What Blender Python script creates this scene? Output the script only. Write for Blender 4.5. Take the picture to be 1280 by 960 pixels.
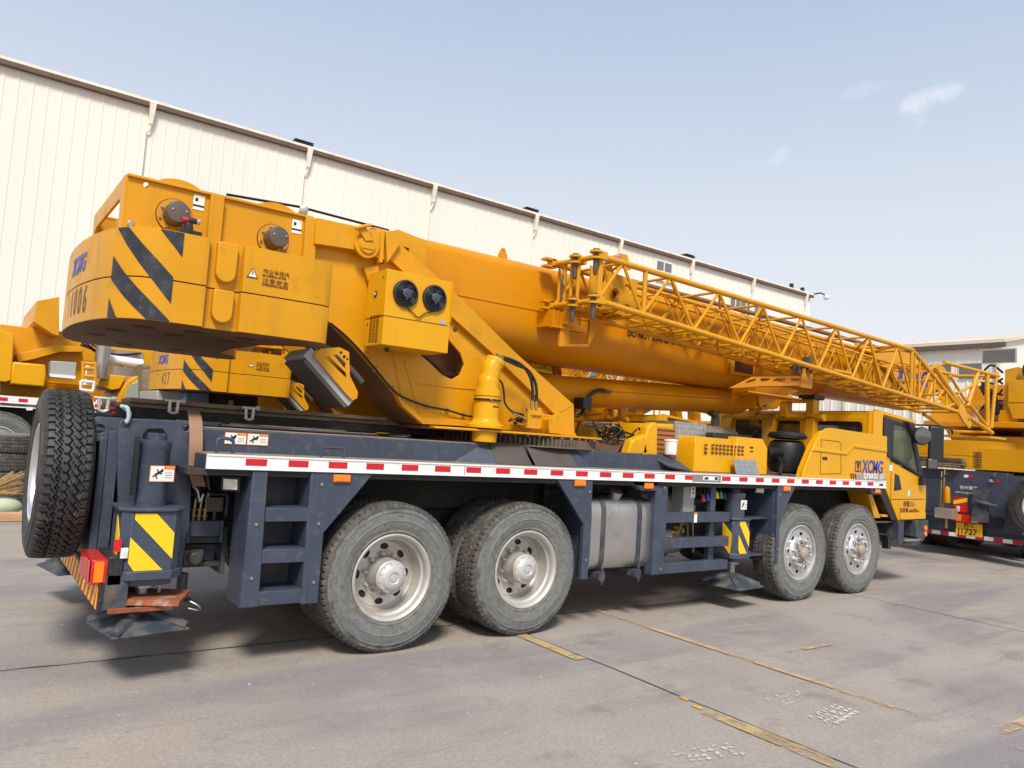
import bpy, bmesh, math, random
from mathutils import Vector, Matrix
random.seed(7)
R=math.radians; PI=math.pi
S=bpy.context.scene; COL=S.collection
for o in list(bpy.data.objects): bpy.data.objects.remove(o)

# ------------------------------------------------------------------ camera
CF,CY,CP,CR=945.056,0.633,0.073,0.066
CPOS=Vector((-2.723,-5.017,1.617))
_F=Vector((math.sin(CY)*math.cos(CP),math.cos(CY)*math.cos(CP),math.sin(CP)))
_R=Vector((math.cos(CY),-math.sin(CY),0)); _U=_R.cross(_F)
_R,_U=(_R*math.cos(CR)+_U*math.sin(CR)),(-_R*math.sin(CR)+_U*math.cos(CR))
cd=bpy.data.cameras.new('camera'); co=bpy.data.objects.new('camera',cd); COL.objects.link(co)
M=Matrix((_R,_U,-_F)).transposed().to_4x4(); M.translation=CPOS; co.matrix_world=M
cd.sensor_width=36; cd.lens=CF/1280*36; cd.clip_end=3000; cd.clip_start=.05
S.camera=co
def at(u,v,ax,val):
    """point of the plane ax=val that was measured on the survey photograph"""
    d=_F*CF+_R*(u-640)+_U*(480-v); i='xyz'.index(ax)
    return CPOS+d*((val-CPOS[i])/d[i])
def yz(pts,y): return [(at(u,v,'y',y).x,at(u,v,'y',y).z) for u,v in pts]

# ------------------------------------------------------------------ materials
def mat(name,col,rough=.5,metal=0,var=.12,scale=3.0,col2=None,mix=.0,mscale=6.0,coat=0,bump=0,bscale=40,spec=.5,stretch=None):
    m=bpy.data.materials.new(name); m.use_nodes=True; n=m.node_tree.nodes; l=m.node_tree.links
    b=n['Principled BSDF']; b.inputs['Roughness'].default_value=rough; b.inputs['Metallic'].default_value=metal
    b.inputs['Coat Weight'].default_value=coat; b.inputs['Coat Roughness'].default_value=.15
    b.inputs['Specular IOR Level'].default_value=spec
    tc=n.new('ShaderNodeTexCoord'); src=tc.outputs['Object']
    if stretch:
        mp=n.new('ShaderNodeMapping'); mp.inputs['Scale'].default_value=stretch; l.new(src,mp.inputs['Vector']); src=mp.outputs[0]
    nz=n.new('ShaderNodeTexNoise'); nz.inputs['Scale'].default_value=scale; nz.inputs['Detail'].default_value=6; l.new(src,nz.inputs['Vector'])
    mr=n.new('ShaderNodeMapRange'); mr.inputs[3].default_value=1-var; mr.inputs[4].default_value=1+var; mr.inputs[1].default_value=.3; mr.inputs[2].default_value=.7
    l.new(nz.outputs[0],mr.inputs[0])
    mu=n.new('ShaderNodeMix'); mu.data_type='RGBA'; mu.blend_type='MULTIPLY'; mu.inputs[0].default_value=1
    mu.inputs[6].default_value=(*col,1); l.new(mr.outputs[0],mu.inputs[7])
    out=mu.outputs[2]
    if col2:
        n2=n.new('ShaderNodeTexNoise'); n2.inputs['Scale'].default_value=mscale; n2.inputs['Detail'].default_value=8; n2.inputs['Roughness'].default_value=.65
        l.new(src,n2.inputs['Vector'])
        cr=n.new('ShaderNodeMapRange'); cr.inputs[1].default_value=.62-mix*.35; cr.inputs[2].default_value=.78-mix*.25; l.new(n2.outputs[0],cr.inputs[0])
        m2=n.new('ShaderNodeMix'); m2.data_type='RGBA'; m2.inputs[7].default_value=(*col2,1)
        l.new(cr.outputs[0],m2.inputs[0]); l.new(out,m2.inputs[6]); out=m2.outputs[2]
        rr=n.new('ShaderNodeMapRange'); rr.inputs[3].default_value=rough; rr.inputs[4].default_value=min(1,rough+.3); l.new(cr.outputs[0],rr.inputs[0]); l.new(rr.outputs[0],b.inputs['Roughness'])
    l.new(out,b.inputs['Base Color'])
    if bump:
        bn=n.new('ShaderNodeTexNoise'); bn.inputs['Scale'].default_value=bscale; bn.inputs['Detail'].default_value=5; l.new(src,bn.inputs['Vector'])
        bp=n.new('ShaderNodeBump'); bp.inputs['Strength'].default_value=bump; bp.inputs['Distance'].default_value=.01; l.new(bn.outputs[0],bp.inputs['Height']); l.new(bp.outputs[0],b.inputs['Normal'])
    return m
DUST=(.30,.24,.18)
YEL=mat('yellow_paint',(.62,.285,.004),.42,var=.08,scale=1.3,col2=(.48,.21,.01),mix=.16,mscale=2.5,coat=.10,spec=.28,bump=.015,bscale=6)
YEL2=mat('bright_yellow_paint',(.68,.335,.004),.36,var=.06,scale=1.3,col2=(.56,.27,.01),mix=.1,mscale=3,coat=.06,spec=.3)
ORG=mat('boom_paint',(.60,.232,.002),.36,var=.10,scale=.9,col2=(.46,.155,.004),mix=.2,mscale=1.4,coat=.02,spec=.25,stretch=(.4,1,1.6))
NAVY=mat('slate_blue_paint',(.045,.057,.088),.46,var=.14,scale=4,col2=(.085,.095,.12),mix=.22,mscale=14,coat=.05)
NAVYD=mat('worn_slate_blue_paint',(.034,.044,.064),.6,var=.25,scale=5,col2=(.13,.11,.085),mix=.45,mscale=6)
DARK=mat('grime_and_painted_shade',(.022,.021,.020),.8,var=.3,scale=6,col2=(.06,.05,.04),mix=.4,mscale=5)  # near-black grime; also stands in for shade inside holes
BLK=mat('black_plastic',(.012,.013,.015),.45,var=.2)
HOSE=mat('hose_rubber',(.012,.011,.012),.42,var=.2)
WHT=mat('white_paint',(.78,.77,.76),.5,var=.04,col2=(.45,.40,.35),mix=.15,mscale=8)
RED=mat('red_reflector',(.55,.012,.02),.35,var=.08)
STK=mat('sticker_white',(.80,.79,.76),.4,var=.03)
STKO=mat('sticker_orange',(.80,.25,.03),.4,var=.03)
INK=mat('ink_black',(.02,.02,.022),.5,var=.1)
BRN=mat('ink_brown',(.10,.02,.008),.5,var=.1)
BLUE=mat('ink_blue',(.015,.05,.38),.4,var=.05)
STRB=mat('stripe_black',(.018,.020,.026),.42,var=.25,scale=12,col2=(.06,.06,.065),mix=.3,mscale=18)
STRY=mat('stripe_yellow',(.92,.56,.010),.45,var=.05)
TYR=mat('tyre_sidewall',(.165,.17,.16),.85,var=.10,scale=2)
def tyre_rings(m):
    n=m.node_tree.nodes; l=m.node_tree.links; b=n['Principled BSDF']; src=b.inputs['Base Color'].links[0].from_socket
    tc=n.new('ShaderNodeTexCoord'); sp=n.new('ShaderNodeSeparateXYZ'); l.new(tc.outputs['Object'],sp.inputs[0]); cb=n.new('ShaderNodeCombineXYZ'); l.new(sp.outputs[0],cb.inputs[0]); l.new(sp.outputs[2],cb.inputs[2])
    ln=n.new('ShaderNodeVectorMath'); ln.operation='LENGTH'; l.new(cb.outputs[0],ln.inputs[0]); r=ln.outputs['Value']
    nz=n.new('ShaderNodeTexNoise'); nz.inputs['Scale'].default_value=9; nz.inputs['Detail'].default_value=7; nz.inputs['Roughness'].default_value=.7; l.new(tc.outputs['Object'],nz.inputs['Vector'])
    n2=n.new('ShaderNodeTexNoise'); n2.inputs['Scale'].default_value=4; n2.inputs['Detail'].default_value=8; n2.inputs['Roughness'].default_value=.7; l.new(tc.outputs['Object'],n2.inputs['Vector'])
    ma=n.new('ShaderNodeMath'); ma.operation='MULTIPLY_ADD'; l.new(nz.outputs[0],ma.inputs[0]); ma.inputs[1].default_value=.30; l.new(r,ma.inputs[2])
    m2=n.new('ShaderNodeMath'); m2.operation='MULTIPLY_ADD'; l.new(n2.outputs[0],m2.inputs[0]); m2.inputs[1].default_value=.20; l.new(ma.outputs[0],m2.inputs[2])
    cr=n.new('ShaderNodeValToRGB'); e=cr.color_ramp.elements; e[0].position=.52; e[0].color=(.15,.135,.11,1); e[1].position=.80; e[1].color=(.055,.058,.062,1)
    for p,c in ((.38,(.21,.195,.165)),(.43,(.12,.125,.118)),(.48,(.185,.185,.172)),(.52,(.12,.128,.13)),(.555,(.165,.17,.168)),(.595,(.075,.08,.085))): q=cr.color_ramp.elements.new(p+.180); q.color=(*c,1)
    l.new(m2.outputs[0],cr.inputs[0]); mx=n.new('ShaderNodeMix'); mx.data_type='RGBA'; mx.inputs[0].default_value=.85; l.new(src,mx.inputs[6]); l.new(cr.outputs[0],mx.inputs[7])
    cr2=n.new('ShaderNodeTexNoise'); cr2.inputs['Scale'].default_value=22; cr2.inputs['Detail'].default_value=8; cr2.inputs['Roughness'].default_value=.8; l.new(tc.outputs['Object'],cr2.inputs['Vector'])
    mr=n.new('ShaderNodeMapRange'); mr.inputs[1].default_value=.53; mr.inputs[2].default_value=.66; mr.inputs[4].default_value=.7; l.new(cr2.outputs[0],mr.inputs[0])
    m3=n.new('ShaderNodeMix'); m3.data_type='RGBA'; l.new(mr.outputs[0],m3.inputs[0]); l.new(mx.outputs[2],m3.inputs[6]); m3.inputs[7].default_value=(.04,.042,.045,1); l.new(m3.outputs[2],b.inputs['Base Color'])
    bp=n.new('ShaderNodeBump'); bp.inputs['Strength'].default_value=.3; bp.inputs['Distance'].default_value=.01; l.new(cr2.outputs[0],bp.inputs['Height']); l.new(bp.outputs[0],b.inputs['Normal'])
tyre_rings(TYR)
TRD=mat('tyre_tread',(.065,.062,.058),.85,var=.25,scale=12,col2=(.16,.13,.10),mix=.35,mscale=14)
TYN=mat('new_tyre_rubber',(.028,.027,.028),.55,var=.2,scale=8,col2=(.10,.085,.07),mix=.25,mscale=15)
RIM=mat('rim_steel',(.56,.54,.51),.40,metal=.45,var=.1,scale=5,col2=(.40,.33,.25),mix=.35,mscale=4)
RIMF=mat('rim_alloy',(.66,.66,.67),.3,metal=.75,var=.08,scale=6,col2=(.4,.37,.33),mix=.3,mscale=6)
STEEL=mat('bare_steel',(.42,.40,.38),.35,metal=.8,var=.15)
TANK=mat('tank_aluminium',(.46,.45,.44),.34,metal=.85,var=.15,scale=2,col2=(.34,.29,.24),mix=.3,mscale=3)
MUF=mat('muffler_metal',(.42,.36,.31),.5,metal=.5,var=.15,scale=3)
RUST=mat('rust',(.26,.075,.025),.85,var=.3,scale=9,col2=(.40,.36,.32),mix=.2,mscale=8,bump=.4)
GEAR=mat('greasy_gear',(.17,.13,.095),.6,metal=.3,var=.25,scale=14)
CHEQ=mat('chequer_plate',(.42,.42,.43),.4,metal=.7,var=.15,scale=20)
BRS=mat('brass_fitting',(.45,.33,.13),.4,metal=.8,var=.15)
YEL_SHADE=mat('shaded_yellow_paint',(.17,.075,.025),.7,var=.2,scale=4)  # yellow paint with the shade of undersides and insides put into its colour
REDB=mat('red_nylon',(.40,.015,.02),.5,var=.1)
GREY=mat('grey_enamel',(.36,.36,.34),.45,var=.08)
BRK=mat('grey_brown_metal',(.10,.085,.075),.5,metal=.2,var=.15)
WOOD=mat('weathered_board',(.26,.19,.12),.85,var=.35,scale=4,col2=(.10,.08,.06),mix=.4,mscale=8,stretch=(.4,3,3))
DECKT=mat('dusty_deck_top',(.26,.21,.155),.9,var=.25,scale=7,col2=(.08,.085,.10),mix=.3,mscale=7)
STRAP=mat('brown_webbing',(.30,.17,.10),.8,var=.15)
LAMPO=mat('amber_lens',(.90,.22,.01),.2,var=.05)
LAMPR=mat('red_lens',(.55,.02,.012),.2,var=.15,scale=30)
LAMPW=mat('clear_lens',(.72,.70,.66),.15,var=.1,scale=30)
def glass(name,col,rough=.05):
    m=bpy.data.materials.new(name); m.use_nodes=True; b=m.node_tree.nodes['Principled BSDF']
    b.inputs['Base Color'].default_value=(*col,1); b.inputs['Roughness'].default_value=rough; b.inputs['Coat Weight'].default_value=.35; b.inputs['Specular IOR Level'].default_value=.7
    nz=m.node_tree.nodes.new('ShaderNodeTexNoise'); nz.inputs['Scale'].default_value=2; bp=m.node_tree.nodes.new('ShaderNodeBump'); bp.inputs['Strength'].default_value=.05
    m.node_tree.links.new(nz.outputs[0],bp.inputs['Height']); m.node_tree.links.new(bp.outputs[0],b.inputs['Normal'])
    return m
GLS=glass('cab_glass',(.05,.055,.04)); GLS.node_tree.nodes['Principled BSDF'].inputs['Transmission Weight'].default_value=.85; GLS.node_tree.nodes['Principled BSDF'].inputs['Base Color'].default_value=(.36,.40,.28,1); GLS.node_tree.nodes['Principled BSDF'].inputs['IOR'].default_value=1.1
GLD=glass('dark_glass',(.02,.022,.025)); MIR=glass('mirror_glass',(.16,.16,.155),.15); MIR.node_tree.nodes['Principled BSDF'].inputs['Metallic'].default_value=.9

# ------------------------------------------------------------------ mesh builder
def tmpmesh(cu):
    o=bpy.data.objects.new('t',cu); COL.objects.link(o)
    dg=bpy.context.evaluated_depsgraph_get(); dg.update()
    me=bpy.data.meshes.new_from_object(o.evaluated_get(dg))
    v=[x.co.copy() for x in me.vertices]; f=[tuple(p.vertices) for p in me.polygons]
    bpy.data.objects.remove(o); bpy.data.meshes.remove(me); bpy.data.curves.remove(cu)
    return v,f
def fr(origin,ux,uy):
    ux=Vector(ux).normalized(); uy=Vector(uy); uy=(uy-ux*uy.dot(ux)).normalized(); uz=ux.cross(uy)
    m=Matrix((ux,uy,uz)).transposed().to_4x4(); m.translation=Vector(origin); return m
class MB:
    def __init__(s): s.v=[];s.f=[];s.m=[];s.s=[]
    def add(s,v,f,mi=0,smooth=False,M=None):
        b=len(s.v); s.v+=[(M@Vector(x)) if M is not None else Vector(x) for x in v]
        for q in f: s.f.append([b+i for i in q]); s.m.append(mi); s.s.append(smooth)
        return s
    def box(s,x0,x1,y0,y1,z0,z1,mi=0,M=None):
        v=[(x,y,z) for x in (x0,x1) for y in (y0,y1) for z in (z0,z1)]
        return s.add(v,[(0,1,3,2),(4,6,7,5),(0,4,5,1),(2,3,7,6),(0,2,6,4),(1,5,7,3)],mi,False,M)
    def hull(s,a,b,mi=0):                       # two matching loops joined
        n=len(a); v=list(a)+list(b)
        f=[tuple(range(n))[::-1],tuple(range(n,2*n))]+[(i,(i+1)%n,n+(i+1)%n,n+i) for i in range(n)]
        return s.add(v,f,mi)
    def prism(s,pts,y0,y1,mi=0):               # outline in x,z pushed from y0 to y1
        return s.hull([(x,y0,z) for x,z in pts],[(x,y1,z) for x,z in pts],mi)
    def slab(s,pts,z0,z1,mi=0):
        return s.hull([(x,y,z0) for x,y in pts],[(x,y,z1) for x,y in pts],mi)
    def rings(s,loops,mi=0,smooth=True,closed=True,caps=True):
        n=len(loops[0]); v=[p for l in loops for p in l]; f=[]
        for k in range(len(loops)-1):
            for i in range(n if closed else n-1):
                j=(i+1)%n; f.append((k*n+i,k*n+j,(k+1)*n+j,(k+1)*n+i))
        s.add(v,f,mi,smooth)
        if caps:
            s.add(loops[0],[tuple(range(n))[::-1]],mi); s.add(loops[-1],[tuple(range(n))],mi)
        return s
    def tube(s,pts,r,n=10,mi=0,smooth=True):
        pts=[Vector(p) for p in pts]; loops=[]; prev=None
        for i,p in enumerate(pts):
            d=(pts[min(i+1,len(pts)-1)]-pts[max(i-1,0)])
            if d.length<1e-9: d=Vector((0,0,1))
            d.normalize()
            a=prev if prev is not None else (Vector((0,0,1)) if abs(d.z)<.9 else Vector((1,0,0)))
            x=(a-d*a.dot(d))
            if x.length<1e-5: x=d.orthogonal()
            x.normalize(); prev=x; y=d.cross(x); rr=r[i] if isinstance(r,(list,tuple)) else r
            loops.append([p+(x*math.cos(2*PI*k/n)+y*math.sin(2*PI*k/n))*rr for k in range(n)])
        return s.rings(loops,mi,smooth)
    def cyl(s,a,b,r,r1=None,n=24,mi=0): return s.tube([a,b],[r,r if r1 is None else r1],n,mi)
    def lathe(s,prof,o,ax,n=32,mi=0,caps=True,smooth=True):   # prof (r,h) along axis
        ax=Vector(ax).normalized(); x=ax.orthogonal().normalized(); y=ax.cross(x); o=Vector(o)
        return s.rings([[o+ax*h+(x*math.cos(2*PI*k/n)+y*math.sin(2*PI*k/n))*r for k in range(n)] for r,h in prof],mi,smooth,True,caps)
    def sphere(s,c,r,mi=0,n=14,sc=(1,1,1)):
        c=Vector(c); L=[]
        for i in range(1,n):
            t=PI*i/n; L.append([c+Vector((math.sin(t)*math.cos(2*PI*k/(2*n))*sc[0],math.sin(t)*math.sin(2*PI*k/(2*n))*sc[1],math.cos(t)*sc[2]))*r for k in range(2*n)])
        return s.rings(L,mi)
    def plate(s,outline,holes,th,M,mi=0,bev=0):   # flat board with holes, frame M
        cu=bpy.data.curves.new('p','CURVE'); cu.dimensions='2D'; cu.fill_mode='BOTH'; cu.extrude=th/2-bev; cu.bevel_depth=bev
        for loop in [outline]+list(holes):
            sp=cu.splines.new('POLY'); sp.points.add(len(loop)-1); sp.use_cyclic_u=True
            for p,q in zip(sp.points,loop): p.co=(q[0],q[1],0,1)
        v,f=tmpmesh(cu); return s.add(v,f,mi,False,M)
    def text(s,txt,size,M,mi=0,th=.002,align='LEFT',bold=0,shear=0,sx=1,warp=None):
        cu=bpy.data.curves.new('t','FONT'); cu.body=txt; cu.size=size; cu.extrude=th/2; cu.align_x=align; cu.offset=bold; cu.shear=shear; cu.resolution_u=3
        v,f=tmpmesh(cu); v=[Vector((p.x*sx,p.y,p.z)) for p in v]
        if warp: v=[warp(p) for p in v]; M=None
        return s.add(v,f,mi,False,M)
    def build(s,name,mats,parent=None,bevel=0,auto=True):
        me=bpy.data.meshes.new(name); me.from_pydata([tuple(v) for v in s.v],[],s.f)
        if not isinstance(mats,(list,tuple)): mats=[mats]
        for m in mats: me.materials.append(m)
        for p,mi,sm in zip(me.polygons,s.m,s.s): p.material_index=mi; p.use_smooth=sm
        bm=bmesh.new(); bm.from_mesh(me); bmesh.ops.remove_doubles(bm,verts=bm.verts,dist=1e-5); bmesh.ops.recalc_face_normals(bm,faces=bm.faces); bm.to_mesh(me); bm.free()
        try: me.set_sharp_from_angle(angle=R(40))
        except Exception: pass
        o=bpy.data.objects.new(name,me); COL.objects.link(o)
        if bevel:
            b=o.modifiers.new('bevel','BEVEL'); b.width=bevel; b.segments=2; b.limit_method='ANGLE'; b.angle_limit=R(35); b.harden_normals=False
        if parent is not None: adopt(o,parent)
        return o
def adopt(o,parent):
    o.parent=parent
    if parent.type=='EMPTY' and parent.parent is None: o.matrix_parent_inverse=Matrix.Translation(-parent.location)
def thing(name,label,cat,loc,group=None):
    o=bpy.data.objects.new(name,None); COL.objects.link(o); o.location=loc; o.empty_display_size=.2
    o['label']=label; o['category']=cat
    if group: o['group']=group
    return o
def tag(o,label,cat,group=None,kind=None):
    if kind: o['kind']=kind
    if label: o['label']=label
    if cat: o['category']=cat
    if group: o['group']=group
    return o
def struct(o): o['kind']='structure'; return o
def streaks(m,amt,col,st=(6,6,.5),sc=1.2,lo=.56,hi=.74):
    n=m.node_tree.nodes; l=m.node_tree.links; b=n['Principled BSDF']; src=b.inputs['Base Color'].links[0].from_socket
    tc=n.new('ShaderNodeTexCoord'); mp=n.new('ShaderNodeMapping'); mp.inputs['Scale'].default_value=st; l.new(tc.outputs['Object'],mp.inputs[0])
    t=n.new('ShaderNodeTexNoise'); t.inputs['Scale'].default_value=sc; t.inputs['Detail'].default_value=9; t.inputs['Roughness'].default_value=.75; l.new(mp.outputs[0],t.inputs['Vector'])
    r=n.new('ShaderNodeMapRange'); r.inputs[1].default_value=lo; r.inputs[2].default_value=hi; r.inputs[4].default_value=amt; l.new(t.outputs[0],r.inputs[0])
    mx=n.new('ShaderNodeMix'); mx.data_type='RGBA'; mx.inputs[7].default_value=(*col,1); l.new(r.outputs[0],mx.inputs[0]); l.new(src,mx.inputs[6]); l.new(mx.outputs[2],b.inputs['Base Color'])
def specks(m,amt,col,sc=60,lo=.70,hi=.76): streaks(m,amt,col,(1,1,1),sc,lo,hi)
streaks(YEL,.45,(.33,.15,.02)); specks(YEL,.6,(.16,.07,.02)); streaks(YEL2,.35,(.40,.19,.02)); specks(YEL2,.5,(.2,.09,.02))
streaks(ORG,.5,(.34,.10,.006),(1.2,1.2,1.2),.9); specks(ORG,.6,(.16,.06,.01)); streaks(NAVY,.5,(.12,.12,.125),(5,5,.6),1.5); specks(NAVY,.8,(.30,.27,.22),45); specks(TANK,.5,(.2,.17,.13)); specks(TYN,.8,(.25,.2,.15),50,.66,.74); specks(STRB,.5,(.2,.2,.2))
FY=lambda x,y,z: fr((x,y,z),(1,0,0),(0,0,1))          # frame on a face that looks towards -y
FX=lambda x,y,z: fr((x,y,z),(0,-1,0),(0,0,1))         # frame on a face that looks towards -x
def circ(cx,cy,r,n=20,ry=None): return [(cx+r*math.cos(2*PI*k/n),cy+(ry or r)*math.sin(2*PI*k/n)) for k in range(n)]
def slot(x0,x1,z0,z1,r=None,n=5):
    r=r or min(x1-x0,z1-z0)/2*.999; P=[]
    for cx,cz,a0 in ((x1-r,z1-r,0),(x0+r,z1-r,90),(x0+r,z0+r,180),(x1-r,z0+r,270)):
        for k in range(n): a=R(a0+90*k/(n-1)); P.append((cx+r*math.cos(a),cz+r*math.sin(a)))
    return P
def arc(p0,p1,sag,n=12):
    p0=Vector(p0);p1=Vector(p1); return [p0.lerp(p1,t/n)+Vector(sag)*(4*(t/n)*(1-t/n)) for t in range(n+1)]
def smooth_path(pts,n=6):
    pts=[Vector(p) for p in pts]; out=[]
    P=[pts[0]]+pts+[pts[-1]]
    for i in range(1,len(P)-2):
        for k in range(n):
            t=k/n; a,b,c,d=P[i-1],P[i],P[i+1],P[i+2]
            out.append(.5*((2*b)+(c-a)*t+(2*a-5*b+4*c-d)*t*t+(3*b-a-3*c+d)*t**3))
    out.append(pts[-1]); return out

# ------------------------------------------------------------------ wheels (axle along y, outer face at y=0)
def tyre_mesh(name,mats,RO=.545,w=.30,nt=560,kz=48,nl=40,worn=.5,rb=.312):
    """lathe body with a cut tread"""
    mb=MB(); side=[(rb-.01,.05),(rb+.004,.028),(rb+.020,.018),(rb+.024,.013),(rb+.032,.013),(rb+.036,.015),(rb+.07,.004),(.412,.001),(.415,-.003),(.421,-.003),(.424,.0),(.45,.002),(.478,.007),(.481,.003),(.487,.004),(.490,.010),(.508,.016),(.512,.012),(RO-.014,.020),(RO-.004,.030)]
    t0,t1=.036,w-.036; L=[]
    def loop(fn): L.append([Vector((fn(i)[0]*math.cos(2*PI*i/nt),fn(i)[1],fn(i)[0]*math.sin(2*PI*i/nt))) for i in range(nt)])
    tri=lambda a: abs((a%1)*2-1)*2-1
    dep=.016*(1-worn*.45)
    def tread(i,yy):
        th=i/nt*kz; u=(yy-t0)/(t1-t0); r=RO+.006*(1-(2*u-1)**2)
        g=0
        for c in (.26,.5,.74):
            if abs(u-c-.045*tri(th+(c*2)))<.020: g=1
        e=min(u,1-u)
        if e<.13 and (th+ (0.5 if u>.5 else 0))%1<.30: g=1
        if .10<e<.42 and worn<.6:
            if abs(((th+u*5.0)%1)-.5)<.13 and ((u*8)%1)<.75: g=max(g,.8)
        return r-g*dep,yy
    for r,y in side:
        if r>.515: loop(lambda i,r=r,y=y:(r-(.007 if (i/nt*kz)%1<.3 else 0)*(1-worn*.4),y))
        else: loop(lambda i,r=r,y=y:(r,y))
    for k in range(nl):
        yy=t0+(t1-t0)*k/(nl-1); loop(lambda i,yy=yy: tread(i,yy))
    for r,y in side[::-1]: loop(lambda i,r=r,y=y:(r,w-y))
    n=nt; v=[p for l in L for p in l]; ns=len(side)
    mb.v=v
    for k in range(len(L)-1):
        for i in range(n):
            j=(i+1)%n; mb.f.append((k*n+i,(k+1)*n+i,(k+1)*n+j,k*n+j)); mb.m.append(1 if ns-3<=k<len(L)-ns+2 else 0); mb.s.append(True)
    o=mb.build(name,mats); return o
def rim_rear_mesh(M1=RIM):
    mb=MB(); Y=(0,1,0)
    mb.lathe([(.300,.055),(.322,.030),(.322,.018),(.312,.014),(.300,.020),(.290,.034),(.286,.070),(.270,.082),(.268,.15),(.262,.165),(.262,.19),(.248,.205),(.235,.205)],(0,0,0),Y,64,0,False)
    # disc with hand holes
    hol=[[( (.205+.024*math.cos(a))*math.cos(t)-(.030*math.sin(a))*math.sin(t)*0-.036*math.sin(a)*math.sin(t), (.205+.024*math.cos(a))*math.sin(t)+.036*math.sin(a)*math.cos(t)) for a in [2*PI*k/14 for k in range(14)]] for t in [2*PI*(q+.35)/8 for q in range(8)]]
    mb.plate(circ(0,0,.246,64),hol,.012,FY(0,.205,0),0)
    for q in range(10):
        t=2*PI*(q+.2)/10; c=Vector((.155*math.cos(t),.19,.155*math.sin(t))); mb.cyl(c+Vector((0,.012,0)),c-Vector((0,.022,0)),.0165,.015,6,0); mb.cyl(c-Vector((0,.02,0)),c-Vector((0,.045,0)),.009,n=8,mi=0)
    mb.lathe([(.135,.20),(.132,.17),(.122,.06),(.124,.052),(.124,.042),(.116,.036)],(0,0,0),Y,40,0)
    mb.cyl((0,.36,0),(0,.215,0),.20,.236,40,1)
    return mb
def hub_cap_mesh():
    mb=MB(); mb.lathe([(.113,.036),(.113,.026),(.098,.022),(.085,.004),(.074,-.004),(.044,-.007),(.040,-.002),(.030,.002),(.026,-.006),(.001,-.008)],(0,0,0),(0,1,0),40,0)
    for q in range(12):
        t=2*PI*q/12; mb.cyl((.105*math.cos(t),.026,.105*math.sin(t)),(.105*math.cos(t),.018,.105*math.sin(t)),.007,n=6)
    return mb
def rim_front_mesh():
    mb=MB(); Y=(0,1,0)
    mb.lathe([(.300,.06),(.317,.034),(.317,.020),(.306,.014),(.292,.022),(.286,.044),(.272,.050),(.262,.040)],(0,0,0),Y,64,0,False)
    # domed disc with holes: build flat then bulge
    hol=[[((.214+.020*math.cos(a))*math.cos(t)-.030*math.sin(a)*math.sin(t),(.214+.020*math.cos(a))*math.sin(t)+.030*math.sin(a)*math.cos(t)) for a in [2*PI*k/12 for k in range(12)]] for t in [2*PI*(q+.1)/8 for q in range(8)]]
    mb2=MB(); mb2.plate(circ(0,0,.264,56),hol,.010,FY(0,.038,0),0); mb.add(mb2.v,mb2.f,0,False)
    mb.cyl((0,.12,0),(0,.06,0),.25,n=40,mi=1)
    mb.lathe([(.190,.034),(.178,.018),(.150,.002),(.120,.004),(.112,.012),(.108,.03)],(0,0,0),Y,48,0,False)
    for q in range(10):
        t=2*PI*q/10; c=Vector((.150*math.cos(t),.006,.150*math.sin(t))); mb.lathe([(.027,.012),(.027,-.010),(.022,-.034),(.010,-.042),(.001,-.043)],c,Y,12,0)
    mb.lathe([(.108,.03),(.104,.005),(.085,-.004),(.070,-.004),(.066,-.045),(.045,-.062),(.001,-.064)],(0,0,0),Y,32,2)
    for q in range(5):
        t=2*PI*q/5+.3; mb.cyl((.088*math.cos(t),.0,.088*math.sin(t)),(.088*math.cos(t),-.022,.088*math.sin(t)),.013,n=6,mi=2)
    return mb
ROAD_TYRE=tyre_mesh('tyre',[TYR,TRD],nt=720,kz=72,worn=.75); NEW_TYRE=tyre_mesh('tyre',[TYN,TYN],nt=900,kz=60,nl=64,worn=0)
road_me=ROAD_TYRE.data; new_me=NEW_TYRE.data
bpy.data.objects.remove(ROAD_TYRE); bpy.data.objects.remove(NEW_TYRE)
_r=rim_rear_mesh().build('x',[RIM,DARK]); rear_me=_r.data; bpy.data.objects.remove(_r)
_r=rim_front_mesh().build('x',[RIMF,DARK,MUF]); front_me=_r.data; bpy.data.objects.remove(_r)
_r=hub_cap_mesh().build('x',[mat('hub_paint',(.50,.49,.48),.4,metal=.2,var=.08)]); cap_me=_r.data; bpy.data.objects.remove(_r)
_s=hub_cap_mesh(); 
def mesh_obj(name,me,parent):
    o=bpy.data.objects.new(name,me); COL.objects.link(o); o.parent=parent; return o
def wheel(parent,x,y,z,kind,side=1,spin=0,near=True):
    """wheel > tyre, hub_cap; side=1 faces -y"""
    w=bpy.data.objects.new('wheel',rear_me if kind!='front' else front_me); COL.objects.link(w); adopt(w,parent)
    w.location=(x,y,z)
    w.rotation_euler=(0,spin,0) if side==1 else (0,spin,PI)
    t=mesh_obj('tyre',road_me,w)
    if kind=='rear': mesh_obj('hub_cap',cap_me,w)
    return w
def wheelset(parent,xs_rear,xs_front,ox=0,oy=0,W=2.6,z=.543,near_only=False):
    for i,x in enumerate(xs_rear):
        wheel(parent,ox+x,oy+.0,z,'rear',1,.3+i*.9)
        wheel(parent,ox+x,oy+.345,z,'inner',1,.5)
        if not near_only:
            wheel(parent,ox+x,oy+W,z,'rear',-1,.2); wheel(parent,ox+x,oy+W-.345,z,'inner',-1,.5)
    for i,x in enumerate(xs_front):
        wheel(parent,ox+x,oy+.0,z,'front',1,.2+i*.5)
        if not near_only: wheel(parent,ox+x,oy+W,z,'front',-1,.2)

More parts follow.
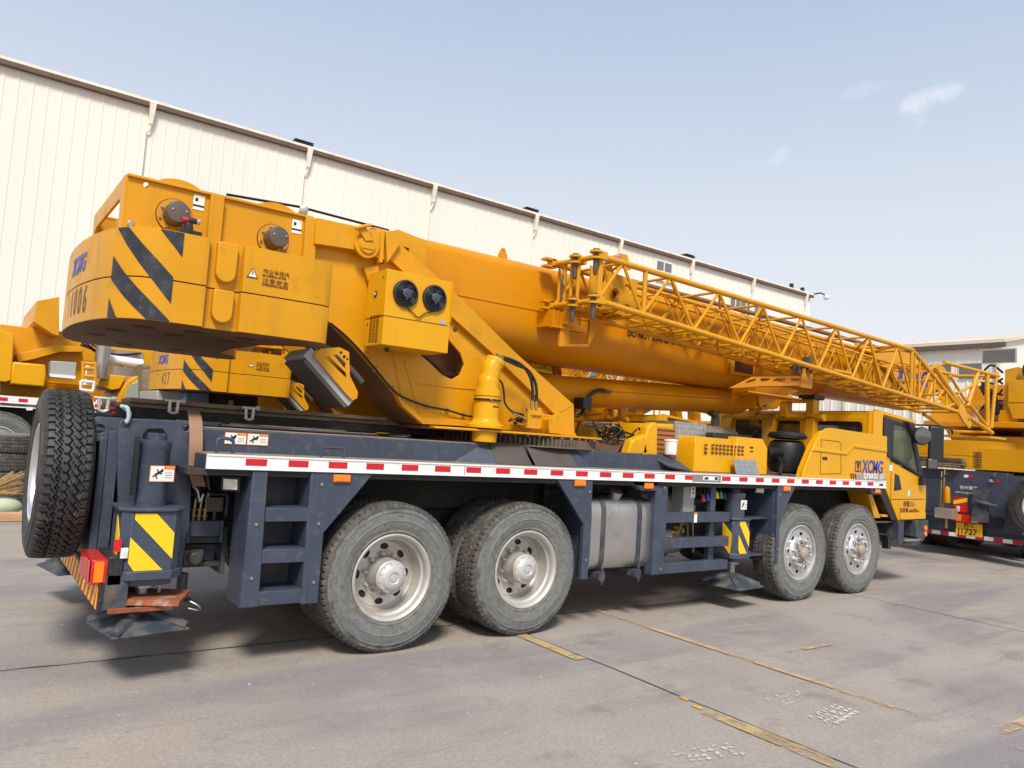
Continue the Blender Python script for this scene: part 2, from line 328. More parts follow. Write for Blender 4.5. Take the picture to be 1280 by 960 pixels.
# ------------------------------------------------------------------ shared crane pieces
def striped(mb,M,w,h,pts_list,mi):
    for P in pts_list: mb.plate(P,[],.003,M,mi)
def lattice(mb,A,B,n,rc,rw,mi=0,diag_far=True):
    """A,B: end squares [near-low, near-high, far-low, far-high]; n bays"""
    A=[Vector(p) for p in A]; B=[Vector(p) for p in B]
    for a,b in zip(A,B): mb.tube([a,b],rc,10,mi)
    Lp=lambda k,t: A[k].lerp(B[k],t)
    for i in range(n):
        t0,t1=i/n,(i+1)/n; tm=(t0+t1)/2
        for lo,hi in ((0,1),(2,3)):
            mb.tube([Lp(lo,t0),Lp(hi,tm)],rw,7,mi); mb.tube([Lp(hi,tm),Lp(lo,t1)],rw,7,mi)
        for a,b in ((1,3),(0,2)):
            mb.tube([Lp(a,tm),Lp(b,tm)],rw*.9,7,mi)
            mb.tube([Lp(a,tm),Lp(b,min(1,tm+1/n))],rw*.9,7,mi)
        mb.tube([Lp(0,t0),Lp(2,t0)],rw*.9,7,mi)
def outrigger(parent,x0,x1,y0,y1,cyl_r=.092,zt=1.42,z0=.635,z1=1.10,stickerside=True,pad_rot=.2,xc=None,yc=None,pz=.29,ps=.27):
    cx=(x0+x1)/2; cy=(y0+y1)/2
    m=MB(); e=.05
    P=[(x0+e,y0),(x1-e,y0),(x1,y0+e),(x1,y1),(x0,y1),(x0,y0+e)]
    m.slab(P,z0,z1,0)
    c=.02; Q=[(x0+e,y0-c),(x1-e,y0-c),(x1+c,y0+e),(x1+c,y1),(x0-c,y1),(x0-c,y0+e)]
    m.slab(Q,z1,z1+.022,0); m.slab([(a,b) for a,b in Q],z0-.03,z0+.025,0)
    Q2=[(x0+e+.03,y0+.02),(x1-e-.03,y0+.02),(x1-.03,y0+e),(x1-.03,y1),(x0+.03,y1),(x0+.03,y0+e)]
    m.slab(Q2,z0-.07,z0-.03,0)
    jack=m.build('outrigger_jack',[NAVY],parent,.006)
    m=MB(); m.lathe([(cyl_r,z1),(cyl_r,zt-.05),(cyl_r+.003,zt-.045),(cyl_r+.003,zt),(cyl_r-.01,zt+.006),(.001,zt+.006)],(cx,cy,0),(0,0,1),36)
    m.cyl((cx,cy,zt),(cx,cy,zt+.03),.055,n=20); m.box(cx-.05,cx+.05,cy-.02,cy+.02,zt+.03,zt+.05)
    for k in range(4): m.cyl((cx+.04*math.cos(k*PI/2),cy+.04*math.sin(k*PI/2),zt+.03),(cx+.04*math.cos(k*PI/2),cy+.04*math.sin(k*PI/2),zt+.045),.01,n=6)
    m.build('jack_cylinder',[NAVY],jack)
    # stripes on the faces
    m=MB(); w=x1-x0-2*e; h=z1-z0
    F=FY(x0+e,y0-.0025,z0)
    m.plate([(w*.06,h*.97),(w*.55,h*.97),(w*1.0,h*.66),(w*1.0,h*.24),(w*.06,h*.88)],[],.003,F,0)
    m.plate([(0,h*.60),(w*.06,h*.56),(w*.80,h*.07),(w*.14,h*.07),(0,h*.20)],[],.003,F,0)
    G=fr((x0-.0025,y0+e+.12,z0),(0,-1,0),(0,0,1))
    m.plate([(0,h*.30),(.11,h*.02),(.12,h*.4),(.12,h*.62),(0,h*.9)],[],.003,G,0)
    m.build('warning_stripes',[STRY],jack)
    m=MB(); m.cyl((cx,cy,z0-.06),(cx,cy,pz+.06),.038,n=20,mi=0); m.lathe([(.075,z0-.075),(.075,z0-.10),(.05,z0-.105)],(cx,cy,0),(0,0,1),24,0)
    m.build('jack_rod',[STEEL],jack)
    m=MB(); s=ps; T=Matrix.Translation((cx,cy,0))@Matrix.Rotation(pad_rot,4,'Z')
    sq=lambda r,z:[T@Vector((a*r,b*r,z)) for a,b in ((-1,-1),(1,-1),(1,1),(-1,1))]
    m.rings([sq(s,pz-.055),sq(s+.004,pz-.045),sq(s-.01,pz-.035),sq(.07,pz+.045)],0,False)
    m.lathe([(.075,pz-.01),(.072,pz+.05),(.055,pz+.075),(.03,pz+.085)],(cx,cy,0),(0,0,1),24,0)
    for a in range(4):
        d=Matrix.Rotation(pad_rot+a*PI/2+PI/4,4,'Z')@Vector((1,0,0)); d2=d*.30
        m.tube([Vector((cx,cy,pz+.05)),Vector((cx,cy,pz-.03))+d2],[.05,.03],8,0)
    m.build('jack_pad',[NAVYD],jack,.003)
    return jack
def sticker(mb,x,y,z,w,h,mw=0,mo=1,mk=2,fig=True,M=None):
    F=M or FY(x,y,z)
    mb.plate([(0,0),(w,0),(w,h),(0,h)],[],.002,F,mo)
    F2=F@Matrix.Translation((0,0,.0015))
    b=.004; mb.plate([(b,b),(w-b,b),(w-b,h-b),(b,h-b)],[],.002,F2,mw)
    F3=F@Matrix.Translation((0,0,.003))
    mb.plate([(w*.55,h*.78),(w*.97,h*.78),(w*.97,h*.96),(w*.55,h*.96)],[],.002,F3,mo)
    F4=F@Matrix.Translation((0,0,.0035))
    if fig:
        def st(a,b,t=.004):
            a=Vector((a[0]*w,a[1]*h,0)); b=Vector((b[0]*w,b[1]*h,0)); d=(b-a).normalized(); nrm=Vector((-d.y,d.x,0))*t
            mb.plate([tuple((a+nrm)[:2]),tuple((a-nrm)[:2]),tuple((b-nrm)[:2]),tuple((b+nrm)[:2])],[],.002,F4,mk)
        st((.22,.45),(.42,.62),.007); st((.42,.62),(.5,.8)); st((.22,.45),(.3,.2)); st((.22,.45),(.12,.3)); st((.35,.55),(.28,.78)); st((.35,.55),(.48,.5))
        mb.plate(circ(w*.47,h*.68,.009,8),[],.002,F4,mk)
    mb.plate([(w*.58,h*.84),(w*.63,h*.84),(w*.605,h*.93)],[],.002,F4,mk)
    for k in range(3): mb.plate([(w*.6,h*(.55-.15*k)),(w*.9,h*(.55-.15*k)),(w*.9,h*(.57-.15*k)),(w*.6,h*(.57-.15*k))],[],.001,F4,mk)

# ================================================================== MAIN CRANE
W=2.6; ZD=1.395
CR_=thing('truck_crane','big foreground truck crane with 1006 on its counterweight and an upright spare tyre','truck crane',(2.4,1.3,0),'truck cranes parked in the yard')
def chassis_core(root,ox=0,oy=0,x0=-1.9,x1=8.0,w=W,strip_gap=None,blocks=True):
    m=MB(); f=lambda a,b,c,d,e,g,mi=0: m.box(ox+a,ox+b,oy+c,oy+d,e,g,mi)
    f(x0+.1,x1,.78,.98,.72,1.30,0); f(x0+.1,x1,w-.98,w-.78,.72,1.30,0)
    for x in (x0+.4,-.3,.62,1.6,2.9,4.4,5.8,7.3): f(x,x+.16,.98,w-.98,.75,1.25,0)
    for x in (0,1.25,5.21,6.45):
        m.cyl((ox+x,oy+.35,.54),(ox+x,oy+w-.35,.54),.09,n=16); m.sphere((ox+x,oy+w/2,.54),.24)
    for x in (-.35,.45,.9,1.7): f(x,x+.08,.55,.78,.45,.9,0)
    f(-.5,1.8,.68,.74,.98,1.30,0)         # inner wing behind the rear wheels
    f(4.95,7.2,.60,.70,.98,1.30,0); f(1.95,4.7,.70,.74,.55,1.30,1); f(4.3,7.0,1.0,1.6,.55,.95,0)
    f(-1.5,x1-1.3,.0+.02,w-.02,1.262,1.304,0)
    return m.build('chassis_frame',[DARK,NAVYD],root,.004)
chassis_core(CR_)
# deck
m=MB(); m.box(-1.40,7.05,.012,2.588,1.306,ZD-.004,0); m.box(-1.39,7.04,.02,2.58,ZD-.004,ZD+.004,1)
deck=m.build('deck',[NAVYD,DECKT],CR_)
m=MB()
P=[(-1.45,ZD),(-1.45,1.555),(2.15,1.565),(3.25,1.555),(3.72,1.41),(3.74,ZD)]
m.prism(P,.40,2.2,0)
m.box(-1.44,2.3,.405,2.195,1.555,1.566,1)
for x0,x1 in ((1.05,1.42),(1.46,1.95)):       # sloping cover plates under the slewing ring
    m.hull([(x0,.24,ZD+.006),(x1,.24,ZD+.006),(x1,.42,1.585),(x0,.42,1.585)],[(x0,.262,ZD+.006),(x1,.262,ZD+.006),(x1,.44,1.585),(x0,.44,1.585)],2)
m.hull([(.70,.395,ZD),(1.05,.24,ZD),(1.05,.42,1.575),(.95,.42,1.575)],[(.70,.41,ZD),(1.05,.41,ZD),(1.05,.44,1.57),(.95,.44,1.57)],0)
m.hull([(2.25,.395,ZD),(1.95,.24,ZD),(1.95,.42,1.575),(2.1,.42,1.575)],[(2.25,.41,ZD),(1.95,.41,ZD),(1.95,.44,1.57),(2.1,.44,1.57)],0)
m.hull([(3.25,.28,1.45),(3.62,.28,1.40),(3.5,.52,1.565),(3.12,.52,1.575)],[(3.25,.3,1.43),(3.62,.3,1.38),(3.5,.54,1.55),(3.12,.54,1.555)],0)
m.build('raised_frame',[NAVY,WOOD,BRK],deck,.008)
m=MB()
for u in ((408,1),(250,0)):
    pass
a=at(401,568,'y',.2).x; b=at(430,569,'y',.2).x
for xa,xb,hh in ((a,b,.075),(-1.29,-1.245+.06,.10)):
    m=MB(); m.tube(smooth_path([(xa,.2,ZD),(xa,.2,ZD+hh*.8),(xa+.02,.2,ZD+hh),(xb-.02,.2,ZD+hh),(xb,.2,ZD+hh*.8),(xb,.2,ZD)],4),.011,8)
    m.build('deck_handle',[NAVY],deck)
m=MB(); sticker(m,-1.19,.395,1.455,.150,.082); sticker(m,-1.035,.395,1.455,.150,.082); m.build('safety_sticker',[STK,STKO,INK],deck)
# reflective strip
m=MB(); m.box(-1.40,7.05,-.004,.010,1.305,1.400,0); m.box(-1.40,7.05,-.010,-.004,1.389,1.400,0); m.box(-1.40,7.05,-.010,-.004,1.305,1.313,0)
x=-1.155; k=0
while x<6.75:
    if not (3.20<x<3.72):
        m.box(x,x+.140,-.0055,-.004,1.333,1.378,1)
    x+=.2868; k+=1
m.box(3.26,3.70,-.0065,-.004,1.316,1.386,2); m.box(3.44,3.50,-.008,-.0065,1.34,1.365,3);m.box(3.60,3.65,-.008,-.0065,1.34,1.37,3);m.box(3.42,3.66,-.0075,-.0065,1.335,1.375,0)
m.box(6.88,6.97,-.007,-.004,1.335,1.362,3)
m.box(.548,.552,-.0052,-.004,1.313,1.389,3)
m.build('reflective_strip',[WHT,RED,STEEL,INK],CR_)
# ladder / fender panels
m=MB()
m.hull([(-1.10,0,1.30),(-1.0,0,1.30),(-.985,0,.41),(-1.11,0,.41)],[(-1.10,.34,1.30),(-1.0,.34,1.30),(-.985,.30,.41),(-1.11,.30,.41)])
lad=m.build('ladder_stringer',[NAVY],CR_,.006)
m=MB(); m.prism([(-.66,1.30),(-.235,1.30),(-.575,.885),(-.575,.405),(-.66,.405)],0,.05); m.box(-.70,-.655,.0,.30,.405,1.30)
m.build('wing_panel',[NAVY],CR_,.005)
for z in (.965,.69,.415):
    m=MB(); m.box(-.99,-.655,.004,.26,z,z+.092); m.build('ladder_rung',[NAVY],CR_,.004)
m=MB(); m.box(-.98,-.70,.28,.30,.42,1.3); m.build('ladder_back_plate',[NAVYD],CR_)
m=MB(); m.prism([(1.51,1.30),(1.925,1.30),(1.93,.43),(1.845,.43),(1.845,.91)],0,.045); m.box(1.885,1.93,.045,.32,.43,1.30); m.build('wing_panel',[NAVY],CR_,.005)
m=MB(); m.prism([(4.71,1.30),(5.05,1.30),(4.91,1.12),(4.77,.87),(4.765,.44),(4.71,.44)],0,.045)
m.box(4.70,4.76,.045,.75,.44,1.30); m.box(4.44,4.71,.42,.46,.47,1.30); m.box(4.34,4.705,.10,.42,.92,.935); m.box(4.34,4.705,.10,.42,.52,.535); m.box(4.34,4.705,.30,.42,.70,.80)
m.build('wing_panel',[NAVY],CR_,.004)
# marker lamps
for u,v,y in ((427,598,-.003),(724.5,604,-.003),(983,611,-.003)):
    p=at(u,v,'y',y); m=MB(); m.box(p.x-.062,p.x+.062,y-.016,y,p.z-.026,p.z+.026); m.box(p.x-.05,p.x+.05,y-.022,y-.016,p.z-.018,p.z+.018); m.build('marker_lamp',[LAMPO],CR_,.004)
for u,v in ((810,607),(1096,613.5)):
    p=at(u,v,'y',.02); m=MB(); m.prism([(p.x-.22,1.30),(p.x+.13,1.30),(p.x+.13,p.z-.05),(p.x-.08,p.z-.05)],.02,.10); br=m.build('lamp_bracket',[NAVY],CR_,.004)
    m=MB(); m.box(p.x-.06,p.x+.06,.002,.018,p.z-.028,p.z+.028); m.build('marker_lamp',[LAMPO],br,.004)
# rear work lamps
for x,y,z in ((at(289,604,'y',.12).x,.12,at(289,604,'y',.12).z),(at(949,611,'y',.14).x,.14,at(949,611,'y',.14).z)):
    m=MB(); F=Matrix.Translation((x,y,z))@Matrix.Rotation(-.5,4,'Z')@Matrix.Rotation(.25,4,'X')
    m.add(*[(v) for v in ([(sx*.06,-.02,sz*.05) for sx in(-1,1) for sz in(-1,1)]+[(sx*.045,.05,sz*.035) for sx in(-1,1) for sz in(-1,1)],[(0,1,3,2),(4,6,7,5),(0,4,5,1),(2,3,7,6),(0,2,6,4),(1,5,7,3)])],0,False,F)
    m.tube([F@Vector((0,.02,.05)),F@Vector((0,.03,.10)),(x,y+.03,1.3)],.008,6,0)
    o=m.build('work_lamp',[BLK],CR_,.004); m=MB(); m.box(-.045,.045,-.026,-.02,-.036,.036,0,F); m.build('lens',[LAMPW],o,.002)
# fuel tank
m=MB(); x0,x1,y0,y1,z0,z1=2.0,2.86,.08,.72,.47,1.13
sec=lambda s,xx:[(xx,y0+ (y1-y0)/2+( (y1-y0)/2-.0)*a*s,(z0+z1)/2+(z1-z0)/2*b*s) for a,b in [(math.copysign(abs(math.cos(t))**.32,math.cos(t)),math.copysign(abs(math.sin(t))**.32,math.sin(t))) for t in [2*PI*(k+.5)/36 for k in range(36)]]]
m.rings([sec(.93,x0-.0),sec(.985,x0+.015),sec(1,x0+.05),sec(1,x1-.05),sec(.985,x1-.015),sec(.93,x1)])
tk=m.build('fuel_tank',[TANK],CR_)
for xa in (2.13,2.60):
    m=MB(); m.rings([[(xa+d,p[1]+(p[1]-.4)*e,p[2]+(p[2]-.8)*e) for p in sec(1,0)] for d,e in ((0,.003),(0,.016),(.055,.016),(.055,.003))],0,False,True,False)
    m.box(xa-.01,xa+.065,.06,.75,.40,.465); m.cyl((xa+.027,.06,.36),(xa+.027,.06,.50),.012,n=8); m.cyl((xa+.027,.06,.385),(xa+.027,.06,.40),.022,n=6); m.build('tank_strap',[NAVYD],tk)
m=MB(); m.tube([(2.40,.22,1.11),(2.40,.19,1.175)],.06,20); m.lathe([(.066,.0),(.066,.022),(.055,.028),(.001,.028)],(2.40,.19,1.175),(0,-.4,.92),20); m.build('tank_cap',[STEEL],tk)
# muffler + air tank
m=MB(); m.lathe([(.05,0),(.17,.02),(.175,.05),(.175,.78),(.17,.81),(.10,.83)],(2.95,.52,1.02),(1,0,0),32); m.lathe([(.18,0),(.18,.012)],(3.58,.52,1.02),(1,0,0),32); m.lathe([(.18,0),(.18,.012)],(3.62,.52,1.02),(1,0,0),32)
m.build('muffler',[MUF],CR_)
m=MB(); m.lathe([(.04,0),(.12,.03),(.135,.08),(.135,.60),(.12,.66),(.04,.69)],(2.95,.48,.66),(1,0,0),28)
m.build('air_tank',[TANK],CR_)
m=MB()
for k,(u,v) in enumerate(((848,666),(854,664),(851,660),(846,672))): p=at(u,v,'y',.3); m.cyl(p,p+Vector((0,.08,0)),.018,n=8); m.cyl(p+Vector((0,0,-.02)),p+Vector((0,0,.03)),.009,n=6)
a=at(850,655,'y',.3); m.tube([a,a+Vector((.12,0,.0)),a+Vector((.14,0,-.25))],.008,6); m.tube([a+Vector((0,0,.02)),a+Vector((.2,0,.02)),a+Vector((.23,0,-.3))],.008,6)
m.build('air_valve',[BRS],CR_)
m=MB(); p=at(860,622,'y',.2); m.box(p.x-.07,p.x+.10,.2,.36,p.z-.22,p.z+.14); m.box(p.x+.03,p.x+.10,.19,.2,p.z+.0,p.z+.14,1); m.cyl((p.x+.065,.185,p.z+.05),(p.x+.065,.19,p.z+.05),.012,n=8,mi=2); m.cyl((p.x+.065,.185,p.z+.09),(p.x+.065,.19,p.z+.09),.012,n=8,mi=2); m.build('control_box',[GREY,WHT,INK],CR_,.004)
LV=[REDB,BLUE,STK,STRY,mat('lever_green',(.02,.30,.10),.4),INK]
for i,(ut,vt,ub,vb) in enumerate(((876,607,878.5,622),(880.5,606,884,621),(885,606,890.5,617),(889.5,606,895.5,618),(894.5,606,900.5,618),(899,606,905,619))):
    a=at(ut,vt,'y',.25); b=at(ub,vb,'y',.15); m=MB(); m.tube(smooth_path([a,a*.5+b*.5+Vector((-.02,0,0)),b],4),.006,6,0); m.tube([b+Vector((0,0,.03)),b-Vector((-.005,0,.015)),b-Vector((-.01,0,.04))],[.012,.024,.026],10,1); m.build('control_lever',[STEEL,LV[i]],CR_)
m=MB(); m.tube(smooth_path([(3.55,.4,1.06),(4.0,.35,1.10),(4.3,.35,1.05),(4.42,.35,.8),(4.42,.35,.55)],6),.045,12); m.tube(smooth_path([(3.6,.34,1.1),(3.95,.3,1.14),(4.2,.3,1.08),(4.35,.3,.9)],6),.02,8); m.build('intake_hose',[HOSE],CR_)
# side guard frame
m=MB(); m.hull([(2.78,.03,1.30),(2.95,.03,1.30),(2.945,.03,.415),(2.775,.03,.415)],[(2.78,.13,1.30),(2.95,.13,1.30),(2.945,.13,.415),(2.775,.13,.415)])
m.box(2.95,3.93,.036,.12,.905,1.005); m.box(2.95,3.93,.036,.12,.655,.755); m.box(2.95,3.93,.036,.12,.415,.515); m.box(3.72,3.80,.124,.18,.41,1.30)
sg=m.build('side_guard',[NAVY],CR_,.005)
m=MB(); m.box(3.36,3.405,.0335,.036,.905,1.0,0); m.box(3.36,3.405,.033,.036,.985,1.005,1); m.build('sticker',[STK,STKO],sg)
# outriggers
oj=outrigger(CR_,-1.845,-1.50,0.0,.34,zt=1.46,z0=.655,z1=1.035,pz=.36,ps=.225,pad_rot=.18)
m=MB(); sticker(m,0,0,0,.15,.10,M=fr((-1.71,.070,1.21),(1,.16,0),(0,0,1))); m.build('safety_sticker',[STK,STKO,INK],oj)
m=MB(); # rusty board tied under the jack
JX=-.06
m.hull([(-1.88,.02,.485),(-1.50,-.06,.465),(-1.38,.20,.475),(-1.80,.34,.495)],[(-1.90,.03,.52),(-1.49,-.05,.50),(-1.37,.21,.505),(-1.81,.36,.53)],0)
m.box(-1.88,-1.52,-.02,.0,.44,.468,0); m.tube(smooth_path([(-1.42,.0,.48),(-1.37,-.03,.45),(-1.36,.0,.42),(-1.42,.03,.43)],4),.006,6,1); m.build('rusty_plate',[RUST,STEEL],oj,.003)
m=MB()
for s_ in (-.12,.12): m.cyl((-1.69+s_,.17,.63),(-1.69+s_,.17,.50),.012,n=8)
m.build('hanger_bolts',[STEEL],oj)
oj2=outrigger(CR_,4.02,4.30,.02,.30,cyl_r=.11,zt=1.20,z0=.545,z1=.92,pz=.27,ps=.25,pad_rot=.1)
m=MB(); sticker(m,0,0,0,.12,.10,M=fr((4.12,.046,1.03),(1,.1,0),(0,0,1))); m.build('safety_sticker',[STK,STK,INK],oj2)
for x in (-1.85,4.02): outrigger(CR_,x,x+.3,W-.34,W,z0=.66,z1=1.03,pz=.33)
# rear outrigger box and plates
m=MB()
hole=[(x-.0,z) for x,z in yz([(177,632),(177,540),(182,533),(206,533),(210,540),(210,632)],.40)]
hole=[(x,z) for x,z in yz([(174,605),(176,543),(183,535),(202,535),(208,543),(209,560),(209,605)],.40)]
out=yz([(148,535),(152,527),(160,524),(232,527),(239,532),(241,542),(236,660),(232,668),(226,720),(150,720)],.36)
h1=circ(*yz([(157,531)],.36)[0],.028,16); h2=circ(*yz([(232.5,535)],.36)[0],.028,16)
m.plate(out,[hole,h1,h2],.04,FY(0,.38,0),0,.006)
out2=[(x,z) for x,z in out]
m.box(-1.84,-1.44,.72,1.9,.62,1.50,1); m.box(-1.80,-1.46,.4,.62,.66,1.02,1)  # boxes coloured near-black as painted shade behind the plate hole
m.plate(out2,[h1,h2],.04,FY(0,W-.38,0),0,.006)
m.box(-1.905,-1.84,.40,W-.4,.62,1.50,0)
rf=m.build('rear_outrigger_box',[NAVY,DARK],CR_,.005)
m=MB(); # towing eye plates pointing back
c=at(124,536,'y',.45); 
def eye(y,c): 
    P=[(c.x+.34,c.z+.075),(c.x,c.z+.075)]+[(c.x+.075*math.cos(R(a)),c.z+.075*math.sin(R(a))) for a in range(105,271,15)]+[(c.x+.34,c.z-.075)]
    m.plate(P,[circ(c.x,c.z,.034,18)],.035,FY(0,y,0),0,.004)
eye(.45,c); eye(W-.45,c)
m.box(-1.95,-1.905,.42,W-.42,.70,1.46,0); m.build('rear_plate',[NAVY],rf,.006)
# hose bracket between the jack and the ladder
m=MB()
q=lambda u,v,y=.5: at(u,v,'y',y)
a=q(232,617); b=q(285,620)
m.box(a.x,b.x,.48,.75,a.z-.01,a.z+.005); m.box(b.x-.02,b.x,.47,.75,q(283,645).z,a.z); 
c0=q(228,668); c1=q(281,668)
m.box(c0.x,c1.x,.48,.56,c0.z-.06,c0.z+.055); m.box(c1.x-.02,c1.x+.01,.47,.75,q(278,716).z,c0.z+.05)
d0=q(220,710); m.box(c0.x-.1,c1.x,.50,.75,d0.z,d0.z+.03); m.box(c0.x,c1.x-.04,.56,.60,d0.z+.03,c0.z-.08)
m.box(-1.6,-1.0,.62,.9,.72,1.28,1)
g=m.build('hose_bracket',[NAVYD,DARK],CR_,.004)
m=MB(); e=q(253,658,.48); m.box(e.x-.12,e.x+.12,.42,.48,e.z-.06,e.z+.045)
for dx in (-.11,.11): m.tube([(e.x+dx,.41,e.z+.05),(e.x+dx,.40,e.z-.10)],.014,8)
m.build('valve_block',[NAVY],g,.005)
for i,u in enumerate((242,249,256)):
    m=MB(); a=q(u,645,.47); b=q(u+2,628,.47)
    m.tube(smooth_path([b,b+Vector((.01,.02,.10)),b+Vector((-.03,.1,.22)),b+Vector((-.25,.25,.26))],6),.011,8,0)
    for k in range(4): m.cyl(a+Vector((0,0,.022*k-.03)),a+Vector((0,0,.022*k-.014)),.018 if k%2 else .014,n=8,mi=1)
    m.tube([a,b],.010,6,1); m.build('hydraulic_hose',[GREY,BRS],g)
m=MB(); p=q(268,630,.49); m.box(p.x-.06,p.x+.05,.45,.5,p.z-.05,p.z+.05); m.tube([p+Vector((0,-.02,-.05)),p+Vector((0,-.02,-.20))],.012,8); m.build('junction_box',[BRK],g,.004)
m=MB(); p=at(244,708,'y',.40); m.lathe([(.035,0),(.045,.01),(.045,.06),(.03,.07)],(p.x,.40,p.z+.05),(0,1,0),16,0); m.box(p.x-.06,p.x+.06,.46,.50,p.z,p.z+.10,0); m.cyl((p.x-.05,.5,p.z-.06),(p.x-.05,.5,p.z-.24),.035,n=14); m.cyl((p.x-.05,.5,p.z-.245),(p.x-.05,.5,p.z-.235),.075,n=14)
m.build('tow_coupling',[BRK],g)
m=MB()
for k in range(22): z=1.12+.0165*k; m.box(-1.80,-1.775,.10,.15,z,z+.012)
m.build('cable_chain',[BLK],CR_)
for nm,PT in (('rivet',((-1.05,.95),(-1.05,.60),(-.62,1.22),(-.62,.55),(-.62,.95),(1.89,1.2),(1.89,.6),(2.86,1.25),(2.86,.48),(4.74,1.2),(4.74,.6))),):
    for x,z in PT:
        m=MB(); m.cyl((x,-.008,z),(x,.0,z),.011,n=8); m.build(nm,[STEEL],CR_)
m=MB(); P=[(-1.36,.30,1.25),(-1.2,.5,1.1),(-.9,.5,1.15),(-.6,.55,1.0)]; 
for k in range(5): m.tube(smooth_path([(p[0],p[1]+.02*k,p[2]-.03*k) for p in P],5),.010,6)
m.build('hose_bundle',[HOSE],CR_)
rn=random.Random(21)
for (x0_,y0_,z0_,x1_,y1_,z1_) in ((1.98,.60,1.22,4.6,.60,1.22),(1.98,.62,1.16,4.6,.62,1.16),(-.5,.66,1.24,1.8,.66,1.24),(5.0,.58,1.22,7.1,.58,1.22)):
    m=MB(); P=[Vector((x0_+(x1_-x0_)*k/8,y0_+rn.uniform(-.015,.015),z0_+rn.uniform(-.02,.02))) for k in range(9)]; m.tube(smooth_path(P,4),.013,6); m.build('air_line',[HOSE],CR_)
for x in (.0,1.249):
    m=MB(); m.box(x-.10,x+.10,.70,.76,.98,1.26); m.cyl((x-.22,.5,.75),(x-.05,.66,.82),.08,n=16,mi=0); m.build('brake_chamber',[MUF],CR_,.004)
m=MB(); m.plate([(4.80,1.02),(4.86,1.02),(4.86,1.24),(4.80,1.24)],[],.02,FY(0,.66,0),0); m.build('frame_bracket',[NAVYD],CR_)
# tail board and lamps
m=MB(); m.box(-1.935,-1.905,-.0,W,.455,.62,1); m.box(-1.905,-1.78,.0,.02,.46,.66,2)
def hatch(y0,y1,z0,z1,x,n=7):
    dy=(y1-y0)/n
    for k in range(-1,n):
        P=[(y0+dy*(k),z1),(y0+dy*(k+.5),z1),(y0+dy*(k+1.3),z0),(y0+dy*(k+.8),z0)]
        P=[(min(max(a,y0),y1),b) for a,b in P]
        if P[1][0]-P[0][0]>.01 or P[2][0]-P[3][0]>.01: m.hull([(x,a,b) for a,b in P],[(x+.002,a,b) for a,b in P],3)
m.box(-1.938,-1.935,.02,W-.02,.465,.605,0); hatch(.02,W-.02,.465,.605,-1.9405,18)
tb=m.build('tail_board',[RED,STRB,NAVYD,STRY],CR_)
for y0 in (.0,W-.42):
    m=MB(); m.box(-1.985,-1.90,y0,y0+.42,.61,.755,0); m.box(-1.90,-1.82,y0,y0+.42,.60,.77,1); l_=m.build('lamp_housing',[LAMPR,STRB],tb,.006)
    m=MB()
    for k in range(4): m.box(-1.994,-1.99,y0+.02+.1*k,y0+.10+.1*k,.615,.75,0)
    m.build('tail_lens',[LAMPR],l_,.004)
    m=MB(); m.box(-1.97,-1.92,y0-.004,y0,.625,.745,0) if y0==0 else m.box(-1.97,-1.92,y0+.42,y0+.424,.625,.745,0); m.build('side_lens',[LAMPO],l_,.002)
m=MB(); m.box(-1.88,-1.84,-.004,.015,.80,.87,0); m.box(-1.84,-1.80,-.004,.015,.76,.82,1); m.build('reflector',[RED,WHT],tb)
# spare wheel: axis along x
sp=bpy.data.objects.new('spare_wheel',rear_me); COL.objects.link(sp); adopt(sp,CR_); sp.location=(-2.275,.80,1.20); sp.rotation_euler=(0,.4,-PI/2)
sp.data=sp.data.copy(); sp.data.materials[0]=RIMF; mesh_obj('tyre',new_me,sp)
wheelset(CR_,(0,1.249),(5.211,6.45))

# ------------------------------------------------------------------ superstructure
def ring(root,cx,cy,z0=1.566):
    m=MB(); n=132; L0=[];L1=[]
    for k in range(n*4):
        a=2*PI*k/(n*4); r=.955 if k%4 in(0,1) else .915
        L0.append((cx+r*math.cos(a),cy+r*math.sin(a),z0+.008)); L1.append((cx+r*math.cos(a),cy+r*math.sin(a),z0+.082))
    m.rings([L0,L1],0,False)
    m.lathe([(.99,z0-.002),(.99,z0+.010)],(cx,cy,0),(0,0,1),96); m.lathe([(.90,z0+.085),(.90,z0+.105)],(cx,cy,0),(0,0,1),96)
    for k in range(48):
        a=2*PI*k/48; c=(cx+.925*math.cos(a),cy+.925*math.sin(a)); m.cyl((c[0],c[1],z0+.085),(c[0],c[1],z0+.098),.014,n=6,mi=1)
    return m.build('slewing_ring',[GEAR,STEEL],root)
XC=1.85
ring(CR_,XC,1.3)
def cw_plan():
    half=[(-.60,.24),(-.605,.17),(-.63,.115),(-.69,.085),(-.80,.08),(-1.255,.08),(-1.265,.135),(-1.475,.135),(-1.485,.08),(-1.70,.08),(-1.79,.095),(-1.87,.13),(-1.94,.20),(-1.99,.29),(-2.03,.40),(-2.065,.55),(-2.09,.72),(-2.11,.90),(-2.12,1.1),(-2.123,1.3)]
    far=[(x,2.6-y) for x,y in half[::-1]][1:]
    inner=[(-.70,2.1),(-.88,1.9),(-.93,1.3),(-.88,.75),(-.70,.5)]
    return half+far+inner
CWP=cw_plan()
